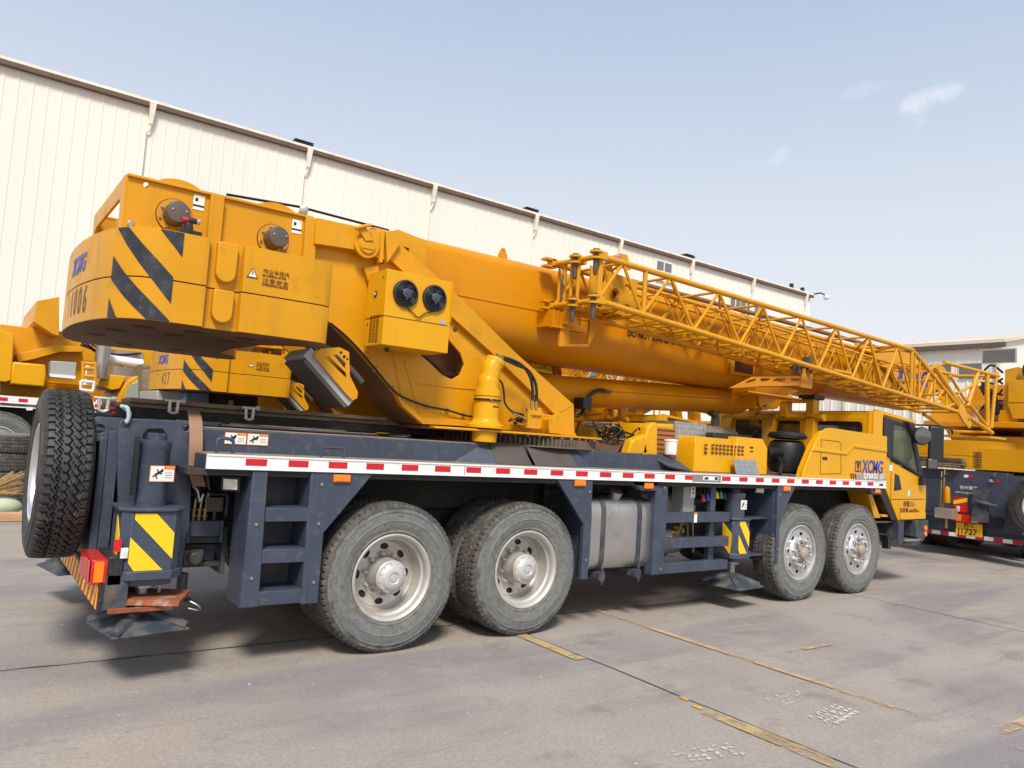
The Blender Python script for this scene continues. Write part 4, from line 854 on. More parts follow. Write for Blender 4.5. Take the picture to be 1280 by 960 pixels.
# jib bracket on the boom
m=MB(); y=.30
P=yz([(912,485),(940,471),(1004,470),(1004,482),(950,483),(925,485)],y)
H=[yz(q_,y) for q_ in (((931,479),(934,476),(944,473),(944,476),(934,479)),((950,476),(950,473),(962,473),(962,475),(954,477)),((969,476),(969,473),(981,473),(981,476)),((988,476),(988,473),(1000,473),(1000,476)))]
m.plate(P,H,.02,FY(0,y,0),0); A=at(912,486,'y',.30); B=at(1004,486,'y',.30)
m.slab([(A.x+.35,.31),(B.x,.31),(B.x-.1,.80),(A.x+.65,.80)],A.z-.005,A.z+.012,0)
m.box(5.5,5.75,.28,.42,2.48,2.72,0); m.hull([(5.02,.50,2.20),(5.55,.33,2.44),(5.60,.36,2.44),(5.05,.60,2.19)],[(5.0,.56,2.43),(5.3,.36,2.47),(5.50,.38,2.47),(5.2,.62,2.43)])
m.box(5.0,5.06,.55,.9,2.18,2.44)
jb=m.build('jib_bracket',[ORG],bo,.003)
m=MB(); m.box(5.42,5.50,.26,.34,2.64,2.80,0); m.box(5.60,5.68,.24,.34,2.66,2.86,0); m.cyl((5.46,.2,2.72),(5.46,.4,2.72),.02,n=8); m.cyl((5.64,.2,2.74),(5.64,.4,2.74),.02,n=8); m.build('locking_pin',[BRK],jb)
m=MB(); m.box(4.9,5.35,.84,.87,2.60,2.86); m.box(4.95,5.3,.82,.84,2.63,2.83,1); m.build('boom_guide',[YEL,BRN],bo,.003)
# bracket under the jib root
m=MB(); a=at(698,425,'y',.6)
m.prism(yz([(702,390),(712,392),(712,430),(735,430),(738,400),(748,402),(746,412),(736,434),(699,433)],.60),.60,.63); m.box(1.86,2.22,.63,.88,2.74,2.90); m.box(1.84,2.24,.58,.66,2.72,2.735); m.box(1.95,2.0,.52,.60,2.76,2.90)
m.build('root_bracket',[ORG],jb,.003)
# ------------------------------------------------------------------ lattice jib
m=MB(); rc=.030; rw=.0165; zl=lambda x:2.955-.485*(x-1.99)/7.46; zh=lambda x:3.375-.145*(x-1.99)/5.96
Y0,Y1=.15,.74
A=[(1.99,Y0,zl(1.99)),(1.99,Y0,zh(1.99)),(1.95,Y1,zl(1.95)),(1.95,Y1,zh(1.95))]
B=[(7.95,Y0,zl(7.95)),(7.95,Y0,zh(7.95)),(7.95,Y1,zl(7.95)),(7.95,Y1,zh(7.95))]
MID=[(2.58,Y0,zl(2.58)),(2.58,Y0,zh(2.58)),(2.58,Y1,zl(2.58)),(2.58,Y1,zh(2.58))]
lattice(m,A,MID,1,rc,rw); lattice(m,MID,B,7,rc,rw)
C_=[(9.47,Y0,zl(9.47)),(9.47,Y0,zl(9.47)+.06),(9.47,Y1,zl(9.47)),(9.47,Y1,zl(9.47)+.06)]
for a,b in zip(B,C_): m.tube([a,b],rc,10)
for k in (0,2):
    lo=lambda t:Vector(B[k]).lerp(Vector(C_[k]),t); hi=lambda t:Vector(B[k+1]).lerp(Vector(C_[k+1]),t)
    m.tube([lo(0),hi(0)],rc*.9,8); m.tube([lo(.06),hi(0.06)],rw,8)
    for t in (.15,.45,.7): m.tube([lo(t),hi(t+.0)],rw,8); m.tube([lo(t),hi(t+.2)],rw,8)
for t in (0,.25,.5,.75,1):
    a=Vector(B[0]).lerp(Vector(C_[0]),t); b=Vector(B[2]).lerp(Vector(C_[2]),t); m.tube([a,b],rw,8)
    a=Vector(B[1]).lerp(Vector(C_[1]),t); b=Vector(B[3]).lerp(Vector(C_[3]),t); m.tube([a,b],rw,8)
for k in range(2): m.tube([(1.99+.02*k,Y0,zl(1.99)+.0),(1.99+.02*k,Y0,zh(1.99))],rw*1.2,8)
m.tube([(2.60,Y0,zl(2.6)),(2.60,Y0,zh(2.6))],rc*.8,10); m.tube([(2.6,Y1,zl(2.6)),(2.6,Y1,zh(2.6))],rc*.8,10)
for x in (2.0,2.05): m.tube([(x,Y1,zl(x)),(x,Y1,zh(x))],rw,8)
for z in (zl(1.97),zh(1.97)): m.tube([(1.99,Y0,z),(1.93,Y1+.05,z)],rc*.9,10)
for y in (.42,.52,.62): m.tube([(1.97,y,zl(1.97)),(1.97,y,zh(1.97))],rw*1.1,8)
# root lugs and forks
for z in (zl(1.97),zh(1.97)):
    for y in (Y0,.44): 
        for dz in (-.03,.03): m.lathe([(.062,-.009),(.062,.009)],(1.94,y,z+dz),(0,0,1),24)
        m.box(1.94,2.04,y-.05,y+.05,z-.035,z+.035)
    m.box(1.80,1.92,Y1-.03,Y1+.06,z-.045,z-.025); m.box(1.80,1.92,Y1-.03,Y1+.06,z+.025,z+.045); m.box(1.88,1.95,Y1-.03,Y1+.06,z-.04,z+.04)
m.box(6.0,6.4,Y0-.01,Y0+.30,zl(6)+.03,zl(6)+.06); 
J=m.build('lattice_jib',[YEL],CR_)
m=MB(); lattice(m,[(2.9,.40,zl(2.9)+.07),(2.9,.40,zh(2.9)-.10),(2.9,.68,zl(2.9)+.07),(2.9,.68,zh(2.9)-.10)],[(8.6,.42,zl(8.6)+.10),(8.6,.42,3.02),(8.6,.66,zl(8.6)+.10),(8.6,.66,3.02)],12,.017,.0095); m.build('inner_jib',[YEL],J)
for x in (3.4,4.4,5.6,6.6,7.4):
    m=MB(); m.box(x,x+.07,Y0,Y1,zl(x)-.02,zl(x)-.0); m.box(x-.01,x+.08,.30,.34,zl(x)-.05,zl(x)+.08); m.build('cross_plate',[YEL],J)
for z in (zl(1.97),zh(1.97)):
    for y in (Y0,.44): m=MB(); m.lathe([(.012,-.19),(.022,-.16),(.026,-.06),(.024,.04),(.034,.045),(.034,.058)],(1.94,y,z),(0,0,1),16); m.build('jib_pin',[BRK],J)
m=MB(); y=.42; P=[(2.05,2.97),(2.98,2.86),(3.0,3.30),(2.06,3.36)]
P=yz([(739,333),(795,346),(794,388),(739,379)],y)
P=[(2.12,2.955),(2.76,2.92),(2.76,3.31),(2.12,3.35)]
H=[circ(2.26,3.25,.055,16),circ(2.44,3.12,.06,18),circ(2.64,3.23,.055,16),circ(2.26,3.01,.05,16),circ(2.63,3.0,.055,16)]
m.plate(P,[H[0],H[2],H[3],H[4],circ(2.44,3.12,.045,18)],.02,FY(0,y,0),0,.002); m.lathe([(.06,-.03),(.06,.01),(.04,.01),(.04,-.03)],(2.44,y,3.12),(0,1,0),24,0,False)
m.box(2.12,2.76,y+.01,y+.28,2.93,2.95)
sp_=m.build('sheave_plate',[YEL],J)
m=MB(); m.lathe([(.200,.05),(.200,.11)],(2.44,y,3.12),(0,1,0),32); m.lathe([(.05,.0),(.05,.04)],(2.44,y,3.12),(0,1,0),20,1); m.build('jib_sheave',[REDB,BLK],J)
m=MB(); c=at(762,318,'y',.3); m.cyl((2.42,.30,3.46),(2.42,.50,3.46),.05,n=20); m.build('rope_roller',[mat('pink_roller',(.55,.22,.16),.5)],J)
m=MB(); m.prism([(2.36,3.36),(2.52,3.36),(2.46,3.50),(2.41,3.50)],.51,.53); m.prism([(2.36,3.36),(2.52,3.36),(2.46,3.50),(2.41,3.50)],.27,.29); m.build('roller_bracket',[YEL],J)
m=MB(); m.tube([(2.9,.60,2.86),(5.9,.60,2.68)],.008,8); m.tube([(2.9,.5,2.84),(7.6,.5,2.55)],.007,8); m.build('pull_cable',[ORG],J)
m=MB(); m.tube([(3.2,.92,3.45),(6,.92,3.42),(9,.90,3.36)],.03,10); m.build('boom_hose_tube',[mat('brown_tube',(.22,.10,.03),.5)],bo)
m=MB(); c=at(708,350,'y',.5); m.tube(smooth_path([(1.80,.44,3.20),(1.78,.43,3.12),(1.80,.42,3.08),(1.79,.44,3.0),(1.80,.43,2.97)],4),.012,8); m.build('chain',[BRK],J)
# yoke at the far end
m=MB(); e=lambda u,v,y=.15: at(u,v,'y',y)
K=e(1207,521); 
m.plate([(9.40,2.60),(9.50,2.58),(9.80,2.32),(9.74,2.24),(9.55,2.32),(9.38,2.44)],[circ(9.68,2.36,.03,12)],.03,FY(0,.13,0),0,.002)
for a,b,r in (((1207,519),(1240,541),.034),((1168,458),(1203,512),.036),((1222,466),(1209,508),.036),((1234,468),(1234,536),.034),((1246,465),(1239,535),.026),((1180,453),(1248,470),.030),((1196,492),(1226,476),.022),((1206,498),(1236,536),.028),((1188,470),(1206,500),.022)):
    m.tube([e(*a),e(*b)],r,10)
for a,b,r in (((1222,466),(1209,508),.03),((1180,453),(1248,470),.03),((1207,519),(1240,541),.03)):
    p=e(*a)+Vector((-.15,.55,0)); q_=e(*b)+Vector((-.15,.55,0)); m.tube([p,q_],r,8); m.tube([e(*b),q_],r*.8,8)
m.box(10.3,10.9,.05,.8,2.13,2.16); m.build('jib_yoke',[YEL],J,.0)

# ------------------------------------------------------------------ engine deck
y=.30
m=MB(); 
def hood(m,x0,x1,y0,y1,z0,z1,c=.05,mi=0):
    m.hull([(x0,y0,z0),(x1,y0,z0),(x1,y0+.0,z1-c*1.2),(x1-c*.3,y0+c*.6,z1),(x0+c,y0+c*.6,z1),(x0+c*.3,y0,z1-c*1.5)],[(x0,y1,z0),(x1,y1,z0),(x1,y1,z1-c*1.2),(x1-c*.3,y1,z1),(x0+c,y1,z1),(x0+c*.3,y1,z1-c*1.5)],mi)
hx0=at(868,560,'y',.35).x; hx1=at(958,560,'y',.35).x; hz=at(900,548,'y',.40).z
hood(m,hx0,hx1-.55,.35,1.2,1.40,hz); hood(m,hx1-.60,hx1,.33,1.2,1.40,hz+.035,.09)
m.box(hx1-.62,hx1-.6,.34,.36,1.45,hz)
eh=m.build('engine_hood',[YEL2],CR_,.02)
m=MB()
def grid(u0,v0,u1,v1,n,r,vs=.0):
    a=at(u0,v0,'y',.347); b=at(u1,v1,'y',.347)
    for i in range(n):
        for j in range(r):
            x=a.x+(b.x-a.x)*i/n; z=a.z+(b.z-a.z)*j/r
            m.box(x,x+(b.x-a.x)/n*.62,.344,.350,z-.018,z)
grid(881,555,886,570,1,3); grid(890,555,931,572,9,3); grid(938,558,943,574,1,3)
m.build('hood_grille',[BRN],eh)
a=at(888,545,'y',.55); b=at(937,548,'y',.55); m=MB(); m.box(a.x,b.x,.5,.9,hz-.02,hz+.065); m.build('intake_duct',[BLK],eh,.02)
def chequer(m,M,w,h,mi=0,step=.055):
    m.plate([(0,0),(w,0),(w,h),(0,h)],[],.006,M,mi)
    i=0; yy=step*.5
    while yy<h-.01:
        xx=step*.5+(i%2)*step*.5
        while xx<w-.01:
            c=Matrix.Translation((xx,yy,.004))@Matrix.Rotation(.8 if (i%2) else -.8,4,'Z'); m.box(-.016,.016,-.0045,.0045,-.001,.002,mi,M@c); xx+=step
        yy+=step*.5; i+=1
m=MB(); A=at(913,576,'y',.28); B=at(944,600,'y',.28); chequer(m,fr((A.x+.06,.24,ZD+.005),(1,0,0),(0,.35,1)),.42,.17)
m.build('chequer_step',[CHEQ],CR_)
m=MB(); p=at(843,550,'y',.62); q_=at(883,530,'y',.62)
chequer(m,FY(p.x,.62,p.z),q_.x-p.x,q_.z-p.z); m.box(p.x,q_.x,.625,1.1,p.z,q_.z)
p=at(845,574,'y',.60); q_=at(864,548,'y',.60); chequer(m,FY(p.x,.60,p.z),q_.x-p.x,q_.z-p.z); m.box(p.x,q_.x,.605,1.1,p.z,q_.z); m.box(q_.x+.01,q_.x+.5,.8,1.3,p.z,q_.z+.02)
m.cyl((q_.x+.06,.55,p.z+.09),(q_.x+.06,.8,p.z+.09),.06,n=20)
cb=m.build('tool_box',[CHEQ],CR_,.002)
m=MB(); p=at(897,543,'y',1.2); m.tube([(p.x,1.25,1.6),(p.x,1.25,2.02),(p.x-.0,1.25,2.10),(p.x-.10,1.25,2.14)],.055,18); m.build('exhaust_pipe',[BRK],CR_)
m=MB(); m.lathe([(.16,0),(.165,.02),(.165,.9),(.15,.93)],(4.2,1.0,1.78),(1,0,0),28); m.build('silencer',[MUF],CR_)
# cooler shroud, orange fairings, tilted plate, bucket
m=MB(); 
P=yz([(780,568),(786,550),(797,545),(803,542),(806,568)],.55); m.prism(P,.5,.62,0)
P=yz([(799,570),(807,535),(812,529),(843,530),(843,573)],.62); m.prism(P,.62,1.7,0)
m.prism(yz([(797,572),(806,533),(812,528),(818,528),(818,575)],.55),.50,.60,0)
sh=m.build('cooler_shroud',[YEL2],CR_,.02)
m=MB(); a=at(820,534,'y',.61); b=at(841,571,'y',.61); m.box(a.x,b.x,.60,.618,b.z,a.z,0)
for k in range(6): z=b.z+(a.z-b.z)*(k+.5)/6; m.box(a.x,b.x,.594,.60,z-.004,z+.004,1)
m.build('cooler_core',[mat('cooler_core',(.38,.13,.03),.6),BLK],sh)
m=MB(); p=at(838,569,'y',.42); m.lathe([(.055,0),(.062,.005),(.068,.14),(.073,.142),(.073,.165),(.065,.165)],(p.x,.42,1.565),(0,0,1),28); m.tube(arc((p.x-.07,.40,1.70),(p.x+.07,.40,1.70),(0,-.03,-.07)),.003,6)
bk=m.build('paint_bucket',[WHT]); tag(bk,'small white plastic bucket standing on the chassis beside the chequer plate tool box','bucket')
m=MB(); m.hull([at(732,566,'y',.55),at(770,568,'y',.55),at(783,548,'y',.85),at(745,549,'y',.85)],[p+Vector((0,.02,-.01)) for p in (at(732,566,'y',.55),at(770,568,'y',.55),at(783,548,'y',.85),at(745,549,'y',.85))],0)
m.build('cover_plate',[mat('brown_sheet',(.10,.055,.035),.5,var=.2)],CR_)
m=MB(); rn=random.Random(5)
for k in range(12): 
    c=Vector((rn.uniform(2.75,3.15),rn.uniform(.75,1.0),1.62)); m.tube(smooth_path([c+Vector((rn.uniform(-.15,.15),rn.uniform(-.1,.1),rn.uniform(0,.25))) for _ in range(4)],5),.010,6)
m.build('hose_bundle',[HOSE],CR_)
# air filter drum
m=MB(); c=at(983,570,'y',.50); m.lathe([(.10,0),(.20,.03),(.225,.10),(.225,.30),(.20,.38),(.15,.41)],(c.x,.50,1.42),(0,0,1),36); m.lathe([(.12,0),(.23,.015),(.235,.05),(.20,.085),(.08,.095)],(c.x,.50,1.84),(0,0,1),36); m.tube(smooth_path([(c.x-.12,.48,1.64),(c.x-.3,.45,1.67),(c.x-.5,.45,1.66)],5),.065,18)
m.tube(smooth_path([(c.x-.30,.40,1.62),(c.x-.27,.38,1.52),(c.x-.33,.36,1.42)],5),.022,8)
m.build('air_filter',[BLK],CR_)
# trestle carrying the boom
m=MB(); X=6.38; PZ=2.165
m.tube([(X,.48,PZ),(X,2.10,PZ)],.05,18)
for yy in (.66,1.06,1.55,1.95): m.box(X-.07,X+.07,yy-.055,yy+.055,PZ,2.46)
for yy,s_ in ((.66,-.6),(1.95,.6),(1.25,.3)):
    for dx in (-.16,): m.hull([(X-.05,yy-.06,PZ-.02),(X+.05,yy-.06,PZ-.02),(X+.05,yy+.06,PZ-.02),(X-.05,yy+.06,PZ-.02)],[(X-.06+dx,yy-.07+s_*.12,1.42),(X+.06+dx,yy-.07+s_*.12,1.42),(X+.06+dx,yy+.07+s_*.12,1.42),(X-.06+dx,yy+.07+s_*.12,1.42)])
m.box(X-.08,X+.08,.68,1.9,2.36,2.40)
tr=m.build('boom_rest',[YEL],CR_,.006)
m=MB(); m.box(X-.12,X+.12,.56,.80,2.40,2.46); m.box(X-.1,X+.1,1.5,1.7,2.40,2.45); m.build('rubber_pad',[BLK],tr,.008)
# ------------------------------------------------------------------ driver cab
ys=.02
P=yz([(1000,607),(1006,585),(1018,556),(1026,541),(1034,535.5),(1040,535),(1109,545.5),(1109,560),(1107,598)],ys)
m=MB(); X9=P[-1][0]
low=[(x,z) for x,z in P]
m.prism(low,ys,ys+.03); 
# outer wing body with rounded top
m.prism([(x+.03 if i<4 else x,z-.03 if i>2 else z) for i,(x,z) in enumerate(low)],ys+.03,.13)
rid=yz([(1015,563),(1058,568.5),(1067,559),(1108,565),(1108,560),(1065,555),(1056,564.5),(1017,559)],ys)
m.hull([(x,ys,z) for x,z in rid],[(x,ys-.012,z-.004) for x,z in rid])
wg=m.build('side_fairing',[YEL2],CR_,.022)
hp=yz([(1026.5,549.5),(1048,552),(1051,554),(1051,592),(1025,592.5)],ys)
m=MB(); 
for i in range(len(hp)): a=hp[i]; b=hp[(i+1)%len(hp)]; m.tube([(a[0],ys-.001,a[1]),(b[0],ys-.001,b[1])],.0035,5,0)
p=at(1031,573,'y',ys); m.box(p.x-.05,p.x+.05,ys-.004,ys,p.z-.018,p.z+.018,1)
m.build('hatch',[BRN,INK],wg)
# badge writing
m=MB(); p=at(1076,590,'y',ys); q_=at(1103,591,'y',ys)
wx=(q_.x-p.x); p1=at(1079,590,'y',ys); tx=m.text('XCMG',.225,FY(p1.x-.03,ys-.004,p1.z-.005),0,.002,bold=.0055,shear=.12,sx=.76)
b0=at(1069,576,'y',ys); b1=at(1076,590,'y',ys)
m.plate([(b0.x,b1.z),(b1.x,b1.z),(b1.x,b0.z),(b0.x,b0.z)],[slot(b0.x+.012,b1.x-.012,b1.z+.016,b0.z-.016,.01,3)],.002,FY(0,ys-.004,0),1); xm=(b0.x+b1.x)/2; zm=(b0.z+b1.z)/2
m.plate([(xm-.036,zm+.055),(xm+.036,zm+.055),(xm+.028,zm+.01),(xm,zm-.062),(xm-.028,zm+.01)],[[(xm-.02,zm+.035),(xm-.010,zm+.035),(xm-.004,zm+.0),(xm-.016,zm+.012)]],.002,FY(0,ys-.005,0),1)
g0=at(1069,599,'y',ys); g1=at(1106,594,'y',ys)
m.plate([(g0.x,1.405),(X9-.01,1.405),(X9-.01,g1.z),(g0.x,at(1069,593,'y',ys).z)],[],.002,FY(0,ys-.003,0),2)
m.text('QY50K3D',.085,FY(at(1079,598,'y',ys).x,ys-.0055,1.425),3,.001,bold=.002,sx=.95); m.text('国Ⅴ',.08,FY(at(1097,599,'y',ys).x+.04,ys-.0055,1.425),3,.001)
for k in range(3): xx=at(1062,596,'y',ys).x+.05*k; m.plate([(xx+.03,1.41),(xx+.055,1.41),(xx+.03,1.475),(xx+.005,1.475)],[],.002,FY(0,ys-.004,0),4)
m.build('badge',[BLUE,mat('badge_purple',(.09,.03,.09),.4),mat('badge_grey',(.26,.25,.25),.4),STK,BRN],wg)
# front cab body
yc=.10; pt=lambda u,v: (at(u,v,'y',yc).x,at(u,v,'y',yc).z)
side=[pt(1086,600),pt(1086,513),pt(1097,511),pt(1141,521),(7.98,2.12),pt(1152,592),pt(1157,600),pt(1157.5,625),pt(1156,649),pt(1123,650),pt(1107,603)]
win=[pt(1112,523),pt(1138,530),pt(1151,591),pt(1113,572)]
side=[(6.80,1.40),(6.80,2.27),(7.0,2.30),(7.92,2.22),(8.02,2.10),(8.22,1.50),(8.34,1.43),(8.36,1.18),(8.34,.89),(7.60,.88),(7.19,1.36)]
win=[(7.29,2.20),(7.80,2.15),(7.90,2.06),(8.16,1.47),(7.33,1.66)]
m=MB(); m.plate(side,[win],.04,FY(0,yc+.02,0),0,.004); m.plate(side,[win],.04,FY(0,2.5-.02,0),0)
# front shell
fr_=side[3:9]
for a,b in zip(fr_,fr_[1:]):
    if a==side[4]: continue
    m.hull([(a[0]-.03,yc+.04,a[1]),(a[0],yc+.04,a[1]),(b[0],yc+.04,b[1]),(b[0]-.03,yc+.04,b[1])],[(a[0]-.03,2.46,a[1]),(a[0],2.46,a[1]),(b[0],2.46,b[1]),(b[0]-.03,2.46,b[1])])
m.hull([(6.80,yc+.04,2.24),(6.8,yc+.04,2.27),(7.0,yc+.04,2.30),(7.92,yc+.04,2.22),(7.92,yc+.04,2.18),(7,yc+.04,2.26)],[(6.80,2.46,2.24),(6.8,2.46,2.27),(7.0,2.46,2.30),(7.92,2.46,2.22),(7.92,2.46,2.18),(7,2.46,2.26)])
m.plate([(-2.46,1.4),(-.14,1.4),(-.14,2.24),(-2.46,2.24)],[slot(-1.02,-.20,1.90,2.15,.05),slot(-1.62,-1.10,1.90,2.15,.05),slot(-2.2,-1.72,1.80,2.15,.05)],.03,FX(6.815,0,0),0,.003); m.box(7.25,8.30,yc+.04,2.46,.92,.95)
# roof rim overhang and pillars
m.hull([(6.98,yc-.03,2.27),(6.98,yc-.03,2.315),(7.96,yc-.03,2.235),(7.96,yc-.03,2.20)],[(6.98,yc+.06,2.27),(6.98,yc+.06,2.325),(7.96,yc+.06,2.245),(7.96,yc+.06,2.20)])
m.prism([(6.82,1.95),(6.82,2.28),(6.98,2.31),(7.08,2.31),(7.05,2.22),(7.02,1.9)],yc-.035,yc)
m.box(7.62,8.32,yc-.02,yc,.895,.98)
cab=m.build('driver_cab',[YEL2],CR_,.010)
m=MB(); wf=[(7.12,2.235),(7.83,2.17),(7.93,2.07),(8.235,1.455),(7.27,1.72),(7.12,1.78)]; wi=[(7.36,2.165),(7.74,2.135),(7.84,2.04),(8.08,1.54),(7.37,1.73)]
m.plate(wf,[wi],.03,FY(0,yc-.012,0),0); m.hull([(7.95,yc+.04,2.12),(7.99,yc+.04,2.12),(8.24,yc+.04,1.48),(8.2,yc+.04,1.48)],[(7.95,yc+.12,2.12),(7.99,yc+.12,2.12),(8.24,yc+.12,1.48),(8.2,yc+.12,1.48)],0)
wfr=m.build('window_frame',[BLK],cab,.004)
m=MB(); m.plate([(7.35,2.18),(7.75,2.15),(7.86,2.05),(8.10,1.53),(7.36,1.72)],[],.004,FY(0,yc-.01,0),0); m.build('door_glass',[GLS],wfr)
m=MB(); m.hull([(8.00,.22,2.14),(8.23,.22,1.46),(8.24,.22,1.46),(8.01,.22,2.14)],[(8.00,2.38,2.14),(8.23,2.38,1.46),(8.24,2.38,1.46),(8.01,2.38,2.14)]); m.build('windscreen',[GLS],cab)
m=MB(); m.box(6.83,6.84,.18,2.3,1.7,2.18); m.build('rear_window',[GLD],cab)
m=MB(); m.prism([(7.47,1.50),(7.58,1.475),(7.66,1.29),(7.46,1.27)],yc-.006,yc,0); m.prism([(7.49,1.33),(7.62,1.33),(7.61,1.30),(7.49,1.29)],yc-.012,yc-.006,0); m.build('door_handle',[BLK],cab,.003)
m=MB()
for a,b in (((7.36,1.72),(7.38,1.12)),((7.38,1.155),(8.34,1.165)),((7.30,1.72),(7.62,.90))):
    if a[0]==7.30: continue
    m.tube([(a[0],yc-.001,a[1]),(b[0],yc-.001,b[1])],.004,5)
m.build('door_seam',[BRN],cab)
m=MB(); m.text('核载:3人',.085,FY(7.72,yc-.003,1.065),0,.001,bold=.001); m.text('总质量:44600kg',.095,FY(7.62,yc-.003,.965),0,.001,bold=.0012,sx=.86)
m.build('door_marking',[BRN],cab)
m=MB(); m.plate([(7.32,1.53),(7.40,1.53),(7.40,1.61),(7.32,1.61)],[],.002,FY(0,yc-.003,0),0); m.build('door_sticker',[STK],cab)
m=MB(); m.plate([(7.83,1.20),(7.89,1.20),(7.89,1.28),(7.83,1.28)],[],.002,FY(0,yc-.003,0),0); m.build('door_sticker',[mat('pale_blue',(.45,.62,.70),.4)],cab)
m=MB(); m.hull([(7.05,.115,1.31),(7.21,.115,1.31),(7.60,.115,.87),(7.46,.115,.87)],[(7.05,.6,1.31),(7.21,.6,1.31),(7.60,.6,.87),(7.46,.6,.87)],0)
m.box(7.10,7.60,.14,.6,.84,.86,1); m.build('wheel_arch',[BLK,BRK],cab,.006)
m=MB(); m.hull([(6.88,.16,1.28),(6.98,.16,1.28),(7.26,.16,.90),(7.10,.16,.90)],[(6.88,.45,1.28),(6.98,.45,1.28),(7.26,.45,.90),(7.10,.45,.90)],0); m.build('mudguard',[YEL],cab,.01)
m=MB(); m.prism([(8.02,.875),(8.36,.875),(8.37,.72),(8.22,.58),(8.02,.66)],.06,.5,0); m.box(7.58,7.72,.08,.4,.56,.87,0); m.box(7.72,8.15,.05,.45,.60,.625,1); m.box(7.6,8.3,.5,2.1,.55,.87,0); m.prism([(7.72,.6),(8.2,.55),(8.05,.53),(7.75,.56)],.08,.4,0)
st=m.build('entry_step',[NAVYD,STEEL],cab,.006)
for z in (.77,.69): m=MB(); m.cyl((8.27,.058,z),(8.27,.045,z),.035,n=20); m.build('indicator',[LAMPO],st)
m=MB(); m.box(7.38,7.46,.12,.2,.50,.66); m.tube([(7.2,.16,.70),(7.4,.16,.68),(7.42,.16,.6)],.015,8); m.build('air_pipe',[BLK],st)
m=MB(); m.box(7.45,7.95,.5,1.0,1.25,1.40); m.hull([(7.40,.5,1.38),(7.52,.5,1.38),(7.45,.5,1.98),(7.36,.5,1.98)],[(7.40,1.0,1.38),(7.52,1.0,1.38),(7.45,1.0,1.98),(7.36,1.0,1.98)]); m.box(7.36,7.46,.62,.88,1.99,2.10); m.build('driver_seat',[BLK],cab,.03)
m=MB(); m.lathe([(.20,0),(.215,.012),(.20,.024)],(8.0,.75,1.55),(-.8,0,.6),28,0,False); m.cyl((8.0,.75,1.55),(8.12,.75,1.3),.03,n=10); m.box(7.95,8.2,.2,2.3,1.30,1.42); m.build('dashboard',[BLK],cab)
# mirrors
m=MB(); a=(8.05,.05,2.10); m.tube(smooth_path([(7.9,.1,2.18),(8.2,-.10,2.19),(8.55,-.12,2.17),(8.62,-.12,2.10)],5),.014,8); m.tube(smooth_path([(7.9,.1,2.14),(8.15,-.05,2.12),(8.3,-.1,2.09)],5),.012,8)
m.tube([(8.22,.08,1.42),(8.5,-.02,1.44),(8.55,-.1,1.55)],.014,8); m.box(8.12,8.20,.03,.10,1.36,1.46); m.hull([(7.66,.03,2.20),(7.84,.03,2.16),(8.0,.03,1.98),(7.96,.03,1.94)],[(7.62,.10,2.2),(7.86,.10,2.2),(8.03,.10,1.99),(7.94,.10,1.93)])
ma=m.build('mirror_arm',[BLK],cab,.003)
m=MB(); e0=at(1164,538,'y',-.12); e1=at(1178,571,'y',-.12); MM=fr(((e0.x+e1.x)/2,-.12,(e0.z+e1.z)/2),(.75,-.66,0),(0,0,1))
m.box(-.10,.10,-.24,.24,-.06,.0,0,MM); big=m.build('mirror',[BLK],ma,.02)
c=at(1154,545,'y',-.05); MM2=fr(c,(.75,-.66,0),(0,0,1)); m=MB(); m.lathe([(.001,-.0),(.11,-.02),(.125,-.04),(.10,-.08),(.03,-.09)],c,MM2.to_3x3()@Vector((0,0,1)),28,0); m.lathe([(.108,.001),(.001,.012)],c,MM2.to_3x3()@Vector((0,0,1)),28,1,False); m.build('mirror',[BLK,MIR],ma)
c=at(1166,580,'y',-.1); m=MB(); MM3=fr(c,(.75,-.66,0),(0,0,1)); m.box(-.07,.07,-.07,.07,-.04,0,0,MM3); m.box(-.06,.06,-.06,.06,0,.004,1,MM3); m.build('mirror',[BLK,MIR],ma,.006)
# operator cab on the far side of the boom
m=MB(); m.plate([(1.9,1.68),(3.0,1.68),(3.15,2.2),(2.95,2.95),(1.9,2.95)],[[(2.05,2.0),(2.9,2.0),(3.02,2.25),(2.85,2.82),(2.05,2.82)]],.04,FY(0,1.92,0),0); m.plate([(1.9,1.68),(3.0,1.68),(3.15,2.2),(2.95,2.95),(1.9,2.95)],[[(2.05,2.0),(2.9,2.0),(3.02,2.25),(2.85,2.82),(2.05,2.82)]],.04,FY(0,2.68,0),0)
m.box(1.9,2.95,1.94,2.66,2.93,2.97); m.box(1.9,3.0,1.94,2.66,1.66,1.70); m.box(1.88,1.92,1.94,2.66,1.7,2.93)
oc2=m.build('operator_cab',[YEL],CR_,.008)
m=MB(); m.box(2.06,2.98,1.935,1.94,2.0,2.85); m.build('cab_glass',[GLS],oc2)

# ================================================================== OTHER CRANES
def kids(o): return [c for c in bpy.data.objects if c.parent==o]
def copy_tree(root,loc,rot,label,skip=(),group=None,name=None):
    r=root.copy(); COL.objects.link(r); r.location=loc; r.rotation_euler=(0,0,rot); r['label']=label
    if name: r.name=name
    def rec(o,p):
        if any(o.name.split('.')[0]==s for s in skip): return
        c=o.copy(); COL.objects.link(c); mi=o.matrix_parent_inverse.copy(); c.parent=p; c.matrix_parent_inverse=mi
        for g in list(o.children): rec(g,c)
    for ch in list(root.children): rec(ch,r)
    return r
HIDE=('ladder_rung','badge','door_marking','hatch','safety_sticker','boom_marking','logo','valve_hoses','inner_hoses','junction_box','air_valve','control_lever','control_box','chain','fan_cable','motor_pipe','cylinder_hose','hose_bundle','rusty_plate','locking_pin','work_lamp','lifting_hole','auxiliary_head')
C2=copy_tree(CR_,(2.4+1.65,1.3+5.2,0),0,'truck crane parked behind the big one, with 427 on its counterweight',HIDE+('counterweight','spare_wheel','pull_cable'))
